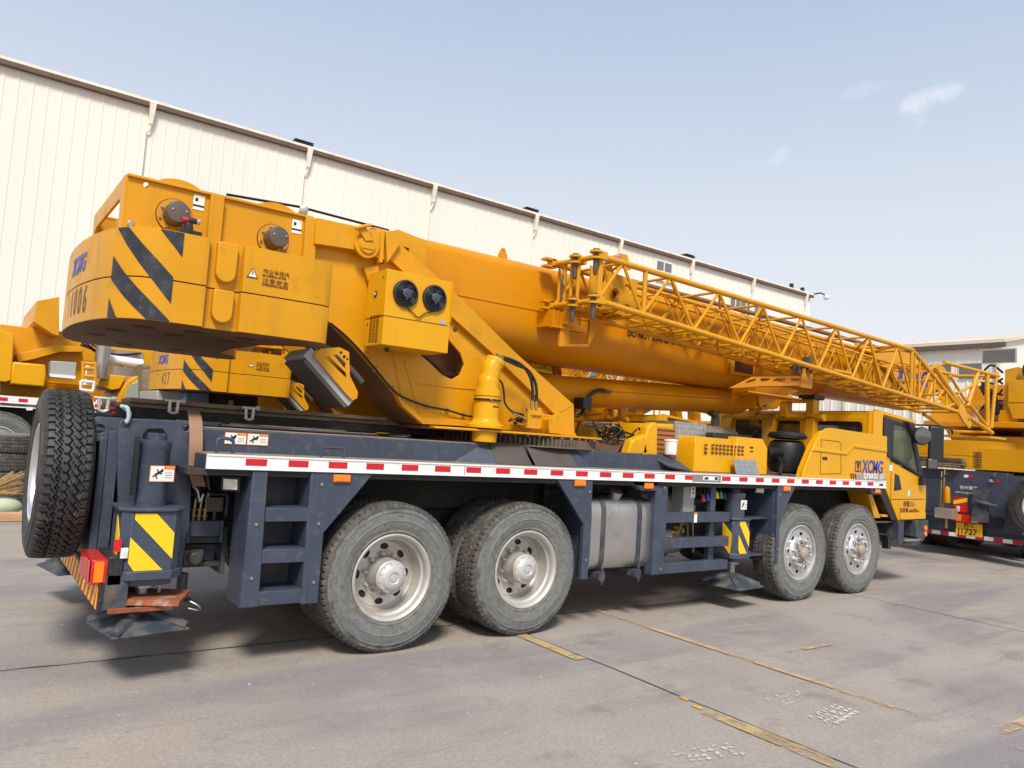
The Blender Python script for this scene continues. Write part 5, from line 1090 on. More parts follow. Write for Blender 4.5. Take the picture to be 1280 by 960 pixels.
cw2=counterweight(None,'4 2 7',1.65,5.2,.24,1.985,2.56,False); cw2.parent=C2; cw2.matrix_parent_inverse=Matrix.Translation(-C2.location)
m=MB(); q5=at(757,478,'y',6.05); m.text('FK55',.22,FY(q5.x,6.05,q5.z),0,.002,bold=.006,sx=1.15); q6=at(731,470,'y',6.05); m.plate([(q6.x,q6.z),(q6.x+.1,q6.z-.03),(q6.x+.32,q6.z+.08),(q6.x+.35,q6.z+.14),(q6.x+.05,q6.z+.12)],[],.002,FY(0,6.05,0),1)
o=m.build('boom_marking',[WHT,mat('sky_blue_ink',(.05,.35,.55),.4)]); o.parent=C2; o.matrix_parent_inverse=Matrix.Translation(-C2.location)
def c2part(nm,pts,y0,y1,mt,bev=.01):
    m=MB(); m.prism(yz(pts,y0),y0,y1); o=m.build(nm,mt,None,bev); o.parent=C2; o.matrix_parent_inverse=Matrix.Translation(-C2.location); return o
c2part('machine_box',[(262,488),(325,491),(325,524),(262,521)],6.1,7.4,[DARK]); c2part('hydraulic_tank',[(232,490),(262,491),(262,518),(232,515)],6.0,7.0,[mat('dusty_blue',(.12,.20,.33),.5)],.02)
c2part('tool_locker',[(323,492),(352,494),(352,518),(323,516)],6.05,7.2,[YEL2]); c2part('locker_base',[(323,516),(357,518),(357,524),(323,522)],6.0,7.2,[NAVY]); c2part('machine_box',[(352,492),(420,495),(420,527),(357,524)],6.4,7.6,[YEL]); c2part('winch_base',[(196,488),(232,489),(232,520),(196,517)],6.3,7.5,[GREY])
c2part('slew_housing',[(425,500),(520,505),(520,545),(425,530)],6.0,7.6,[YEL]); c2part('valve_column',[(286,500),(292,500),(292,520),(286,520)],6.05,6.09,[STEEL],.004)
c2part('derrick_cylinder',[(700,511),(765,508),(769,512),(769,521),(765,526),(700,529)],6.3,6.7,[ORG],.04); c2part('support_plate',[(765,522),(798,507),(830,505),(800,521),(785,530),(765,530)],6.4,6.5,[YEL]); c2part('cab_roof',[(800,524),(962,528),(962,560),(800,556)],5.9,7.6,[YEL2],.04); c2part('cab_window',[(815,532),(848,533),(848,548),(815,547)],5.88,5.9,[GLD],.004); c2part('rest_post',[(868,505),(876,505),(876,530),(868,530)],6.2,6.4,[YEL],.004); c2part('rest_post',[(845,500),(850,500),(854,526),(846,526)],6.2,6.4,[YEL],.004)
C4=copy_tree(CR_,(2.4+14.25,1.3+.28,0),0,'truck crane at the right edge with a yellow J1727 number plate on its tail',HIDE+('counterweight','marking','winch_motor','winch_flange','connector','radiator','hoist_rope','winch_housing','tail_board','winch_drum','rope_roller'))
def adoptw(o,root): o.parent=root; o.matrix_parent_inverse=root.matrix_basis.inverted(); return o
cw4=counterweight(None,'',14.25+.2,.28,.2,1.62,2.15,False); adoptw(cw4,C4)
for c in list(cw4.children):
    if c.name.startswith(('marking','warning')): bpy.data.objects.remove(c)
X4=12.288
m=MB(); m.box(X4+.03,X4+.06,.3,2.85,.36,.46,1); 
y=.30; k=0
while y<2.8:
    m.box(X4+.024,X4+.03,y,y+.15,.375,.445,(0,2)[k%2]); y+=.15; k+=1
m.box(X4,X4+.3,.55,2.85,.80,1.60,1); m.box(X4+.1,X4+.3,.3,2.85,.46,.80,1); m.box(X4+.02,X4+.3,.3,.62,.55,1.55,1)
tb=adoptw(m.build('tail_board',[RED,NAVY,WHT,STRY],None,.003),C4)
m=MB(); f=FX(X4+.018,0,0); pz0,pz1=.42,.645
m.plate([(-1.375,pz0),(-.93,pz0),(-.93,pz1),(-1.375,pz1)],[],.004,f,0); m.text('苏C',.085,f@Matrix.Translation((-1.25,pz1-.075,.004)),1,.001,bold=.002,sx=1.3); m.text('J1727',.150,f@Matrix.Translation((-1.345,pz0+.02,.004)),1,.001,bold=.003,sx=.98)
adoptw(m.build('number_plate',[STRY,BRN],None),tb)
m=MB(); m.box(X4-.06,X4+.02,.90,1.42,.66,.80,0); m.box(X4-.065,X4-.06,.98,1.08,.67,.79,2); m.box(X4-.065,X4-.06,1.26,1.36,.67,.79,1); m.box(X4-.05,X4+.02,.6,.90,.65,.80,3)
m.box(X4-.02,X4+.03,1.15,1.42,.83,.95,0); m.box(X4-.025,X4-.02,1.30,1.36,.84,.94,2)
adoptw(m.build('tail_lamp',[LAMPR,LAMPO,LAMPW,BLK],None,.004),tb)
m=MB(); f=FX(X4-.003,0,0)
def chev(m,y0,y1,z0,z1,n,f):
    m.plate([(-y1,z0),(-y0,z0),(-y0,z1),(-y1,z1)],[],.003,f,0); h=(z1-z0)/n
    for k in range(0,n,2):
        P=[(-y1,z0+h*k),(-y0,z0+h*(k+1)),(-y0,min(z1,z0+h*(k+2))),(-y1,z0+h*(k+1))]; m.plate(P,[],.003,f@Matrix.Translation((0,0,.003)),1)
f2=FX(X4+.015,0,0); chev(m,.62,.80,.66,1.32,4,f2); chev(m,1.18,1.42,.96,1.10,2,f)
for (a,b,z) in ((1.25,1.10,1.47),(.82,.66,1.42)): m.box(X4-.006,X4-.003,(a+b)/2,a,z,z+.05,2); m.box(X4-.006,X4-.003,b,(a+b)/2,z,z+.05,0)
adoptw(m.build('hazard_board',[RED,STRY,WHT],None),tb)
m=MB(); f=FX(X4-.003,0,0); m.text('徐州重型',.07,f@Matrix.Translation((-1.32,1.26,0)),0,.001,sx=1.1); adoptw(m.build('tail_lettering',[STK],None),tb); m=MB(); m.text('www.xcmg.com',.045,f@Matrix.Translation((-1.40,1.18,0)),0,.001,sx=1.1)
adoptw(m.build('tail_lettering',[STK],None),tb)
m=MB(); a=Vector((X4-.03,.90,1.0)); m.prism([(X4-.12,.70),(X4-.0,.70),(X4-.02,1.25),(X4-.08,1.30)],.80,1.06,0); m.tube([a+Vector((-.1,.1,.06)),a+Vector((-.08,-.25,0))],.035,10,0); m.lathe([(.06,-.02),(.06,.02)],a+Vector((-.10,.1,.06)),(1,0,0),20,0)
m.build('tow_coupling',[NAVYD],None); adoptw(bpy.data.objects[-1] if False else [o for o in bpy.data.objects if o.name.startswith('tow_coupling') and o.parent is None][-1],tb)
m=MB(); rn=random.Random(8)
for k in range(6): m.box(X4-.1,X4+.9,1.25+.0*k,2.6,1.62+.035*k,1.645+.035*k,0,Matrix.Translation((rn.uniform(-.03,.03),rn.uniform(-.05,.05),0)))
adoptw(m.build('timber_stack',[WOOD],None),C4)
m=MB(); m.tube([(X4-.2,1.55,1.55),(X4-.2,1.56,.8)],.012,8,0); m.tube([(X4-.2,1.50,1.58),(X4-.2,1.52,.8)],.012,8,0); m.lathe([(.05,0),(.06,.05),(.05,.25),(.03,.3)],(X4-.2,1.45,.98),(0,0,1),14,1); m.box(X4-.3,X4-.1,1.30,1.62,.70,.88,2); m.cyl((X4-.2,1.45,.52),(X4-.2,1.45,.7),.025,n=8,mi=0)
adoptw(m.build('hanging_pulley',[BRS,ORG,MUF],None,.004),C4)
# crane 4 upper works
m=MB(); m.box(12.35,12.95,.25,1.05,1.63,2.02,0); m.box(12.5,14.0,.35,1.55,2.02,2.25,0)
for k in range(10): m.box(12.345,12.35,.98+.0*k,1.22,1.66+.03*k,1.675+.03*k,1)
m.box(12.36,12.9,.98,1.24,1.62,2.0,0)
adoptw(m.build('engine_cover',[YEL,BRN],None,.02),C4)
m=MB(); m.box(12.30,15.5,.10,2.0,2.40,2.50,0); m.box(12.4,12.8,.45,.75,2.50,2.72,0); m.cyl((12.5,1.15,2.5),(12.5,1.15,2.72),.06,n=14,mi=1); m.hull([(12.7,1.2,2.5),(13.4,1.2,2.5),(13.3,1.2,2.85),(12.9,1.2,2.9)],[(12.7,2.1,2.5),(13.4,2.1,2.5),(13.3,2.1,2.85),(12.9,2.1,2.9)],0)
adoptw(m.build('upper_platform',[ORG,MUF],None,.01),C4)
m=MB(); 
m.hull([(12.35,-.25,2.85),(12.35,.58,2.85),(12.35,.58,3.25),(12.35,.2,3.27),(12.35,.1,3.5),(12.35,-.25,3.55)],[(14,-.25,2.85),(14,.58,2.85),(14,.58,3.25),(14,.2,3.27),(14,.1,3.5),(14,-.25,3.55)],0)
m.hull([(12.36,-.2,2.58),(12.36,.50,2.56),(12.36,.60,2.86),(12.36,-.25,2.86)],[(13.9,-.2,2.58),(13.9,.50,2.56),(13.9,.60,2.86),(13.9,-.25,2.86)],0)
m.hull([(12.42,.56,2.6),(12.42,.66,2.7),(12.42,.66,3.45),(12.42,.45,3.5)],[(13.9,.56,2.6),(13.9,.66,2.7),(13.9,.66,3.45),(13.9,.45,3.5)],0)
m.lathe([(.24,0),(.24,.3)],(12.33,.12,3.42),(1,0,0),24,1); m.box(12.33,12.35,-.2,.25,3.10,3.17,2); m.lathe([(.07,0),(.07,.02)],(12.32,-.05,2.76),(1,0,0),16,1)
wn=adoptw(m.build('winch_cover',[YEL,BLK,STK],None,.02),C4)
m=MB(); rn=random.Random(2)
for k in range(9): a=Vector((12.45,.70,2.6+.1*k)); m.tube(smooth_path([a,a+Vector((.0,rn.uniform(.1,.3),rn.uniform(-.1,.15))),a+Vector((0,rn.uniform(.2,.45),rn.uniform(-.1,.25)))],4),.02,6)
for k in range(4): m.box(12.4,12.5,.72+.08*k,.80+.08*k,2.65+.13*k,2.85+.13*k)
adoptw(m.build('valve_hoses',[HOSE],None),wn)
m=MB(); m.tube([(12.4,.78,3.35),(12.4,.80,3.40),(12.4,.80,3.56)],.012,8,0); MMM=fr((12.36,.66,3.70),(0,-1,0),(0,0,1)); m.box(-.36,.20,-.13,.13,-.04,0,0,MMM); m.box(-.34,.18,-.11,.11,.0,.004,1,MMM); adoptw(m.build('mirror',[GREY,MIR],None,.01),wn)

sp4=[o for o in C4.children if o.name.startswith('spare_wheel')][0]; sp4.location=(-2.28,-.40,1.07)
C5=copy_tree(CR_,(2.4+4.0,1.3+10.8,0),0,'farthest truck crane, glimpsed between the 427 counterweight and the cream factory',HIDE+('spare_wheel','pull_cable','marking','warning_stripes','warning_label','marker_lamp'))

# crane 3: at the left edge, behind; own build
def P6(pts,y): return yz(pts,y)
C3=thing('truck_crane','truck crane at the left edge with a grey box and ladder on its body','truck crane',(-2.6,12.3,.27),'truck cranes parked in the yard')
q3=lambda y:(y+5.02)*1.453-5.02
def bx3(name,pts,y0,y1,mats,bev=.01,par=None,mi=0):
    y0=q3(y0); y1=q3(y1); m=MB(); m.prism(P6(pts,y0),y0,y1,mi); o=m.build(name,mats,par or C3,bev); return o
y=11.0
m=MB(); m.box(-13,.55,y,y+2.6,1.62,1.78,0); m.box(-13,-.45,y-.01,y,1.67,1.80,1)
xx=-3.6
while xx<-.6: m.box(xx,xx+.14,y-.014,y-.01,1.705,1.765,2); xx+=.30
m.build('deck',[NAVYD,WHT,RED],C3)
m=MB(); m.box(-13,.5,y+.3,y+2.3,1.0,1.6,0); m.build('chassis_frame',[DARK],C3)
m=MB(); m.box(-16,1.6,10.6,16,0,.27); struct(m.build('raised_pad',[mat('pad_concrete',(.28,.25,.22),.9)]))
bx3('marker_lamp',[(33,509),(41,509),(41,513),(33,513)],5.97,6.0,[STK],.003)
for xw in (-2.05,-3.6,-.2):
    w3=wheel(C3,xw,11.02,.90,'front',1,.4+xw); w3.scale=(1.14,1.14,1.14)
bx3('body_panel',[(0,405),(100,417),(104,448),(108,460),(98,503),(55,500),(0,492)],6.7,8.2,[YEL])
bx3('boom_section',[(84,424),(204,440),(204,458),(140,455),(96,450)],7.8,8.6,[YEL])
bx3('machine_cover',[(120,455),(200,462),(200,500),(118,498)],8.0,9.0,[ORG])
bx3('counterweight',[(46,376),(74,371),(74,420),(66,418),(42,402)],6.3,8.5,[YEL])
bx3('fuel_box',[(16,452),(57,456),(58,470),(56,484),(13,480)],6.15,6.9,[YEL2],.03)
bx3('side_cover',[(-30,405),(18,417),(14,475),(8,478),(-30,474)],6.2,6.7,[YEL2],.02)
bx3('strut',[(20,443),(70,431),(104,434),(104,440),(75,440),(42,449),(22,453)],6.5,6.7,[YEL])
eb=bx3('electrical_box',[(64,451),(96,453),(94,470),(63,467)],6.1,6.4,[GREY],.01)
bx3('box_tray',[(62,467),(95,470),(94,474),(63,471)],6.08,6.4,[WHT],.004,eb)
m=MB()
def bar3(a,b,y,r=.018,mi=0): m.tube([at(*a,'y',q3(y)),at(*b,'y',q3(y))],r*1.4,8,mi)
for a,b in (((104,451),(104,478)),((119,452),(119,478)),((104,454),(119,455)),((104,460),(119,461)),((104,470),(119,471))): bar3(a,b,6.1,.025)
m.build('ladder',[YEL],C3)
m=MB()
for a,b in (((101,476),(118,478)),((118,478),(116,489)),((116,489),(101,487)),((101,487),(101,476))): bar3(a,b,6.0,.018)
m.build('folding_step',[WHT],C3)
m=MB()
for k in range(7): m.tube([at(60+2*k,478+3*k,'y',q3(6.6)),at(120,483+3*k,'y',q3(6.6))],.022,6)
m.build('grille',[ORG],C3)
m=MB(); m.lathe([(.13,-.36),(.13,.36)],at(128,450,'y',q3(6.3)),(0,0,1),20); m.build('steel_cylinder',[STEEL],C3); m=MB(); m.lathe([(.43,-.43),(.43,.43)],at(150,464,'y',q3(7.5)),(0,0,1),28); m.build('steel_tank',[STEEL],C3)
m=MB(); m.tube([at(131,448,'y',q3(6.5)),at(178,455,'y',q3(6.5))],.09,10); m.build('steel_pipe',[WHT],C3)
bx3('cab_roof',[(124,482),(128,472),(135,468),(158,470),(150,486),(140,488)],6.3,7.4,[YEL2],.02)
cab3=bx3('operator_cab',[(146,505),(150,492),(158,478),(168,471),(181,468),(182,505)],6.2,7.6,[YEL],.02)
bx3('cab_window',[(157,497),(158,488),(164,480),(172,476),(179,474),(179,498)],6.18,6.2,[glass('pale_glass',(.30,.34,.28))],.004,cab3)
m=MB(); rn=random.Random(9)
for k in range(7): a=at(100+rn.random()*20,425+rn.random()*12,'y',q3(6.6)); b=at(150+rn.random()*30,440+rn.random()*20,'y',q3(6.6)); m.tube(smooth_path([a,(a+b)/2-Vector((0,0,.1)),b],5),.018,6)
m.build('hose_bundle',[HOSE],C3)
m=MB(); m.prism(P6([(178,455),(192,457),(192,500),(178,500)],q3(5.9)),q3(5.9),q3(6.3)); m.build('timber_post',[WOOD],C3)

# ================================================================== THINGS AROUND
# boards lashed on the crane's tail
zb=1.66
for i,(y0,y1,x0,x1,z) in enumerate(((1.05,1.32,-1.75,1.0,1.67),(1.36,1.62,-1.7,.9,1.67),(1.66,1.95,-1.75,.95,1.67),(1.0,1.25,-1.70,.35,1.705),(1.4,1.7,-1.65,.5,1.705))):
    m=MB(); m.box(x0,x1,y0,y1,z,z+.032); o=m.build('timber_board',[WOOD],None,.004)
    tag(o,['weathered board in the lower layer on the crane tail, nearest the camera','weathered board in the middle of the lower layer on the crane tail','weathered board farthest from the camera in the lower layer on the crane tail','shorter board on top of the pile at the near side of the crane tail','shorter board on top of the pile at the far side of the crane tail'][i],'board','boards on the crane tail')
m=MB(); m.box(-1.78,1.0,1.02,1.98,1.60,1.665); m.build('board_rack',[DARK],CR_)
def shackle(u,v,y,label):
    c=at(u,v,'y',y)+Vector((0,0,.06)); m=MB(); P=[(c.x-.035*math.cos(R(a))*(1.2 if 30<a<150 else .8),y,c.z-.0-.045*math.sin(R(a))) for a in range(0,181,15)]
    P=[(c.x-.028,y,c.z+.05)]+P+[(c.x+.028,y,c.z+.05)]; m.tube(smooth_path(P,2),.012,8,0); m.cyl((c.x-.06,y,c.z+.045),(c.x+.065,y,c.z+.045),.012,n=10,mi=0); m.cyl((c.x+.05,y,c.z+.045),(c.x+.075,y,c.z+.045),.02,n=8,mi=0)
    tag(m.build('shackle',[mat('galvanised',(.60,.57,.50),.45,metal=.4)]),label,'shackle','shackles hanging from the board rack')
shackle(311,527,.95,'pale steel shackle hanging over the blue frame, rightmost of the three')
shackle(216,519,.95,'pale steel shackle above the outrigger plate, between the other two')
shackle(128,517,.85,'pale steel shackle near the spare tyre, leftmost of the three')
m=MB(); P=[at(u,v,'y',y) for u,v,y in ((233,512,.9),(236,522,.42),(237,545,.32),(236,570,.30),(236,590,.30),(241,608,.30))]; 
pp=smooth_path(P,5); L=[]
for p in pp: L.append(p)
for a,b in zip(L,L[1:]): m.add([a,a+Vector((.085,0,0)),b+Vector((.085,0,0)),b],[(0,1,2,3)]); m.add([a+Vector((0,.006,0)),b+Vector((0,.006,0)),b+Vector((.085,.006,0)),a+Vector((.085,.006,0))],[(0,1,2,3)])
st_=m.build('ratchet_strap',[STRAP]); tag(st_,'brown webbing strap hanging down beside the rear outrigger','strap')
m=MB(); e=P[-1]; m.tube(smooth_path([e,e+Vector((.03,-.01,-.03)),e+Vector((.05,-.01,-.10)),e+Vector((.07,-.01,-.05))],4),.009,8); m.build('strap_hook',[STEEL],st_)
m=MB(); rn=random.Random(12)
pts=[at(u,v,'y',1.2) for u,v in ((232,509),(240,505),(252,507),(238,509),(246,511),(256,510),(268,514),(280,515))]; m.tube(smooth_path(pts,6),.022,8); pts=[at(u,v,'y',1.1) for u,v in ((132,513),(142,511),(150,515),(140,517),(156,513),(165,515))]; m.tube(smooth_path(pts,6),.018,8)
tag(m.build('rope',[mat('red_rope',(.45,.06,.04),.8)]),'coiled red rope lying on the weathered boards','rope')
m=MB(); c=at(157,522,'y',.38); m.tube(smooth_path([c+Vector((-.02,.0,.07)),c+Vector((.0,-.04,.06)),c+Vector((.01,-.045,0)),c+Vector((-.0,-.04,-.03)),c+Vector((.015,-.03,.03)),c+Vector((-.03,.02,.075))],5),.012,8); tag(m.build('rag',[mat('pale_cloth',(.35,.45,.50),.9)]),'twisted pale blue cloth tied through the outrigger plate','rag')
# stack of tyres at left
p0=at(-12,560,'y',4.6)
for k in range(4):
    o=bpy.data.objects.new('old_tyre',road_me if k else road_me); COL.objects.link(o); o.location=(-2.05+.03*(k%2),9.6,.01+.29*k); o.rotation_euler=(R(90),0,k*.7)
    tag(o,['old dusty tyre at the bottom of the stack by the left edge','old tyre second from the bottom of the stack by the left edge','old tyre second from the top of the stack by the left edge','old tyre on top of the stack by the left edge'][k],'tyre','stacked old tyres'); 
m=MB(); m.box(-4.6,-1.0,7.75,7.95,.004,.12); tag(m.build('timber_beam',[mat('fresh_wood',(.50,.30,.15),.8,var=.2,stretch=(.5,4,4))],None,.006),'light brown timber beam on the ground behind the spare tyre','beam')
m=MB(); m.sphere((-2.02,8.3,.15),.24,sc=(1.1,.7,.62)); m.sphere((-2.4,8.32,.15),.24,sc=(1,.7,.6)); tag(m.build('sack',[mat('pale_green_sack',(.42,.50,.34),.75,var=.15)]),'pale green sack on the ground beside the stacked tyres','sack')
m=MB(); rn=random.Random(6); a0=Vector((-2.35,8.2,.30))
for k in range(90):
    d=Vector((rn.uniform(.40,.60),rn.uniform(-.05,.05),rn.uniform(.05,.40))); m.tube([a0+Vector((0,rn.uniform(-.04,.04),rn.uniform(-.03,.03))),a0+d*.5+Vector((0,0,.01)),a0+d],.0028,4)
m.tube([a0-Vector((1.2,0,.2)),a0+Vector((.03,0,0))],.016,8)
tag(m.build('straw_broom',[mat('straw',(.50,.33,.14),.8,var=.3,scale=20)]),'straw broom leaning over the pale green sack','broom')

# ================================================================== BUILDINGS
WALL=mat('cream_cladding',(.80,.745,.66),.6,var=.05,scale=.12,col2=(.62,.56,.48),mix=.12,mscale=.35,stretch=(1.5,1,.12))
WALLB=mat('pale_cladding',(.80,.75,.67),.6,var=.04,scale=.2)
TRIM=mat('roof_trim',(.12,.075,.05),.6); TRIMW=mat('cream_trim',(.78,.72,.62),.5); ROOF2=mat('beige_roof',(.62,.56,.48),.6,var=.05,scale=.2)
FA=thing('factory_building','long cream factory hall with ribbed cladding behind the cranes','factory',(14,45,0))
FYw=25.1; EZ=13.0; XE=44.75; X0=-70
def ribbed(m,x0,x1,y,z0,z1,step,dep=.035,mi=0,ax='x'):
    x=x0; V=[]
    while x<x1:
        for dx,dd in ((0,0),(step*.80,0),(step*.84,dep),(step*.96,dep)): V.append((min(x+dx,x1),y-dd))
        x+=step
    V.append((x1,y))
    for (a,b),(c,d) in zip(V,V[1:]):
        if ax=='x': m.add([(a,b,z0),(c,d,z0),(c,d,z1),(a,b,z1)],[(0,1,2,3)],mi)
        else: m.add([(b,a,z0),(b,a,z1),(d,c,z1),(d,c,z0)],[(0,1,2,3)],mi)
def addw(o): return o
wins=[]
for (u0,v0,u1,v1) in ((819,324,839,344),(819,349,839,356),(911,371,925,392),(925,375,938,398),(941,381,954,404)):
    a=at(u0,v0,'y',FYw); b=at(u1,v1,'y',FYw); wins.append((a.x,b.x,b.z,a.z))
m=MB(); ribbed(m,X0,XE,FYw,0,EZ,.42,.016); m.box(X0,XE,FYw+.05,FYw+40,0,EZ-.1)
fw=m.build('wall',[WALL],FA)
m=MB(); m.box(X0,XE+.15,FYw-.22,FYw+.1,EZ+.04,EZ+.14,0); m.box(X0,XE+.15,FYw-.225,FYw-.02,EZ-.12,EZ+.04,1); m.hull([(X0,FYw-.1,EZ+.16),(XE+.1,FYw-.1,EZ+.16),(XE+.1,FYw+20,EZ+1.6),(X0,FYw+20,EZ+1.6)],[(X0,FYw-.1,EZ+.1),(XE+.1,FYw-.1,EZ+.1),(XE+.1,FYw+20,EZ+1.5),(X0,FYw+20,EZ+1.5)],0)
m.build('roof_edge',[TRIMW,TRIM],FA)
x=2.1-6*12
while x<XE+.5:
    xx=min(x,XE-.15); m=MB(); m.hull([(xx-.12,FYw-.27,EZ+.05),(xx+.12,FYw-.27,EZ+.05),(xx+.12,FYw-.04,EZ+.05),(xx-.12,FYw-.04,EZ+.05)],[(xx-.05,FYw-.2,EZ-.75),(xx+.05,FYw-.2,EZ-.75),(xx+.05,FYw-.04,EZ-.75),(xx-.05,FYw-.04,EZ-.75)]); m.tube([(xx,FYw-.14,EZ-.75),(xx,FYw-.12,EZ-.95),(xx-.12,FYw-.07,EZ-1.1),(xx-.12,FYw-.07,0)],.035,8); 
    if x>-20: m.build('downpipe',[TRIMW],FA)
    x+=6.0
for (xa,xb,za,zb_) in wins:
    m=MB(); t=.08; m.plate([(xa,za),(xb,za),(xb,zb_),(xa,zb_)],[[(xa+t,za+t),(( xa+xb)/2-t/2,za+t),((xa+xb)/2-t/2,zb_-t),(xa+t,zb_-t)],[((xa+xb)/2+t/2,za+t),(xb-t,za+t),(xb-t,zb_-t),((xa+xb)/2+t/2,zb_-t)]],.08,FY(0,FYw-.05,0),0)
    o=m.build('window',[TRIMW],FA); m=MB(); m.box(xa+.03,xb-.03,FYw-.065,FYw-.055,za+.03,zb_-.03); m.build('pane',[glass('factory_glass',(.14,.15,.16),.15)],o)
for (u,v) in ((377,181),(661,264),(858,321)):
    c=at(u,v,'z',EZ+.45); c=at(u,v,'y',FYw+.6); m=MB(); m.box(c.x-.35,c.x+.35,FYw+.3,FYw+.9,EZ+.1,c.z); 
    for k in range(3): m.box(c.x-.4,c.x+.4,FYw+.25,FYw+.95,c.z-.12+.08*k,c.z-.08+.08*k)
    m.build('roof_vent',[BLK],FA)
m=MB(); a=Vector((XE,FYw-.1,EZ+.1)); m.tube([a,a+Vector((.7,-.3,.2)),a+Vector((1.0,-.4,.1))],.05,8,0); m.build('lamp_arm',[BLK],FA); m=MB(); m.sphere(a+Vector((1.15,-.45,-.05)),.2,1); m.build('corner_lamp',[BLK,STK],FA); m=MB(); m.box(XE-2.5,XE-2.3,FYw-.2,FYw,EZ+.16,EZ+.45,0); m.box(XE-1.2,XE-1,FYw-.2,FYw,EZ+.16,EZ+.4,0)
m.build('roof_sensor',[BLK],FA)
# second hall on the right, running away from the camera
x2=60.0
SB=thing('workshop_hall','cream workshop hall with a low roof and a window band at the right','hall',(75,30,0))
e0=at(1252,427,'x',x2); yN=e0.y; ez=e0.z; r0=at(1236,411,'x',x2+8)
m=MB(); ribbed(m,yN,yN+45,x2,0,ez-.35,.8,.05,0,'y'); m.box(x2+.05,x2+16,yN,yN+45,0,ez-.4,1)
m.prism([(x2,0),(x2+16,0),(x2+16,ez),(x2+8,ez+1.5),(x2,ez)],yN-.05,yN,1)
w2=m.build('wall',[WALLB,WALL],SB)
m=MB(); m.hull([(x2-.5,yN-.4,ez-.1),(x2+8,yN-.4,ez+1.55),(x2+8,yN-.4,ez+1.75),(x2-.5,yN-.4,ez+.15)],[(x2-.5,yN+45,ez-.1),(x2+8,yN+45,ez+1.55),(x2+8,yN+45,ez+1.75),(x2-.5,yN+45,ez+.15)],0)
m.box(x2-.5,x2-.2,yN-.4,yN+45,ez-.45,ez-.1,1)
for k in range(60): m.hull([(x2-.4,yN+.75*k,ez+.16),(x2-.4,yN+.75*k+.08,ez+.16),(x2+8,yN+.75*k+.08,ez+1.76),(x2+8,yN+.75*k,ez+1.76)],[(x2-.4,yN+.75*k,ez+.2),(x2-.4,yN+.75*k+.08,ez+.2),(x2+8,yN+.75*k+.08,ez+1.8),(x2+8,yN+.75*k,ez+1.8)],0)
m.build('roof',[ROOF2,TRIM],SB)
zw0=at(1240,463,'x',x2).z; zw1=at(1240,449,'x',x2).z
for k in range(16):
    ya=yN+1.2+2.2*k; m=MB(); m.box(x2-.08,x2-.04,ya,ya+1.8,zw0-.7,zw1-.2,0); o=m.build('window',[TRIMW],SB); m=MB(); m.box(x2-.11,x2-.09,ya+.1,ya+1.7,zw0-.62,zw1-.28); m.build('pane',[bpy.data.materials['factory_glass']],o)
for k in range(0,42,6): m=MB(); m.box(x2-.25,x2-.02,yN+k,yN+k+.3,0,ez-.2); m.build('downpipe',[TRIMW],SB)

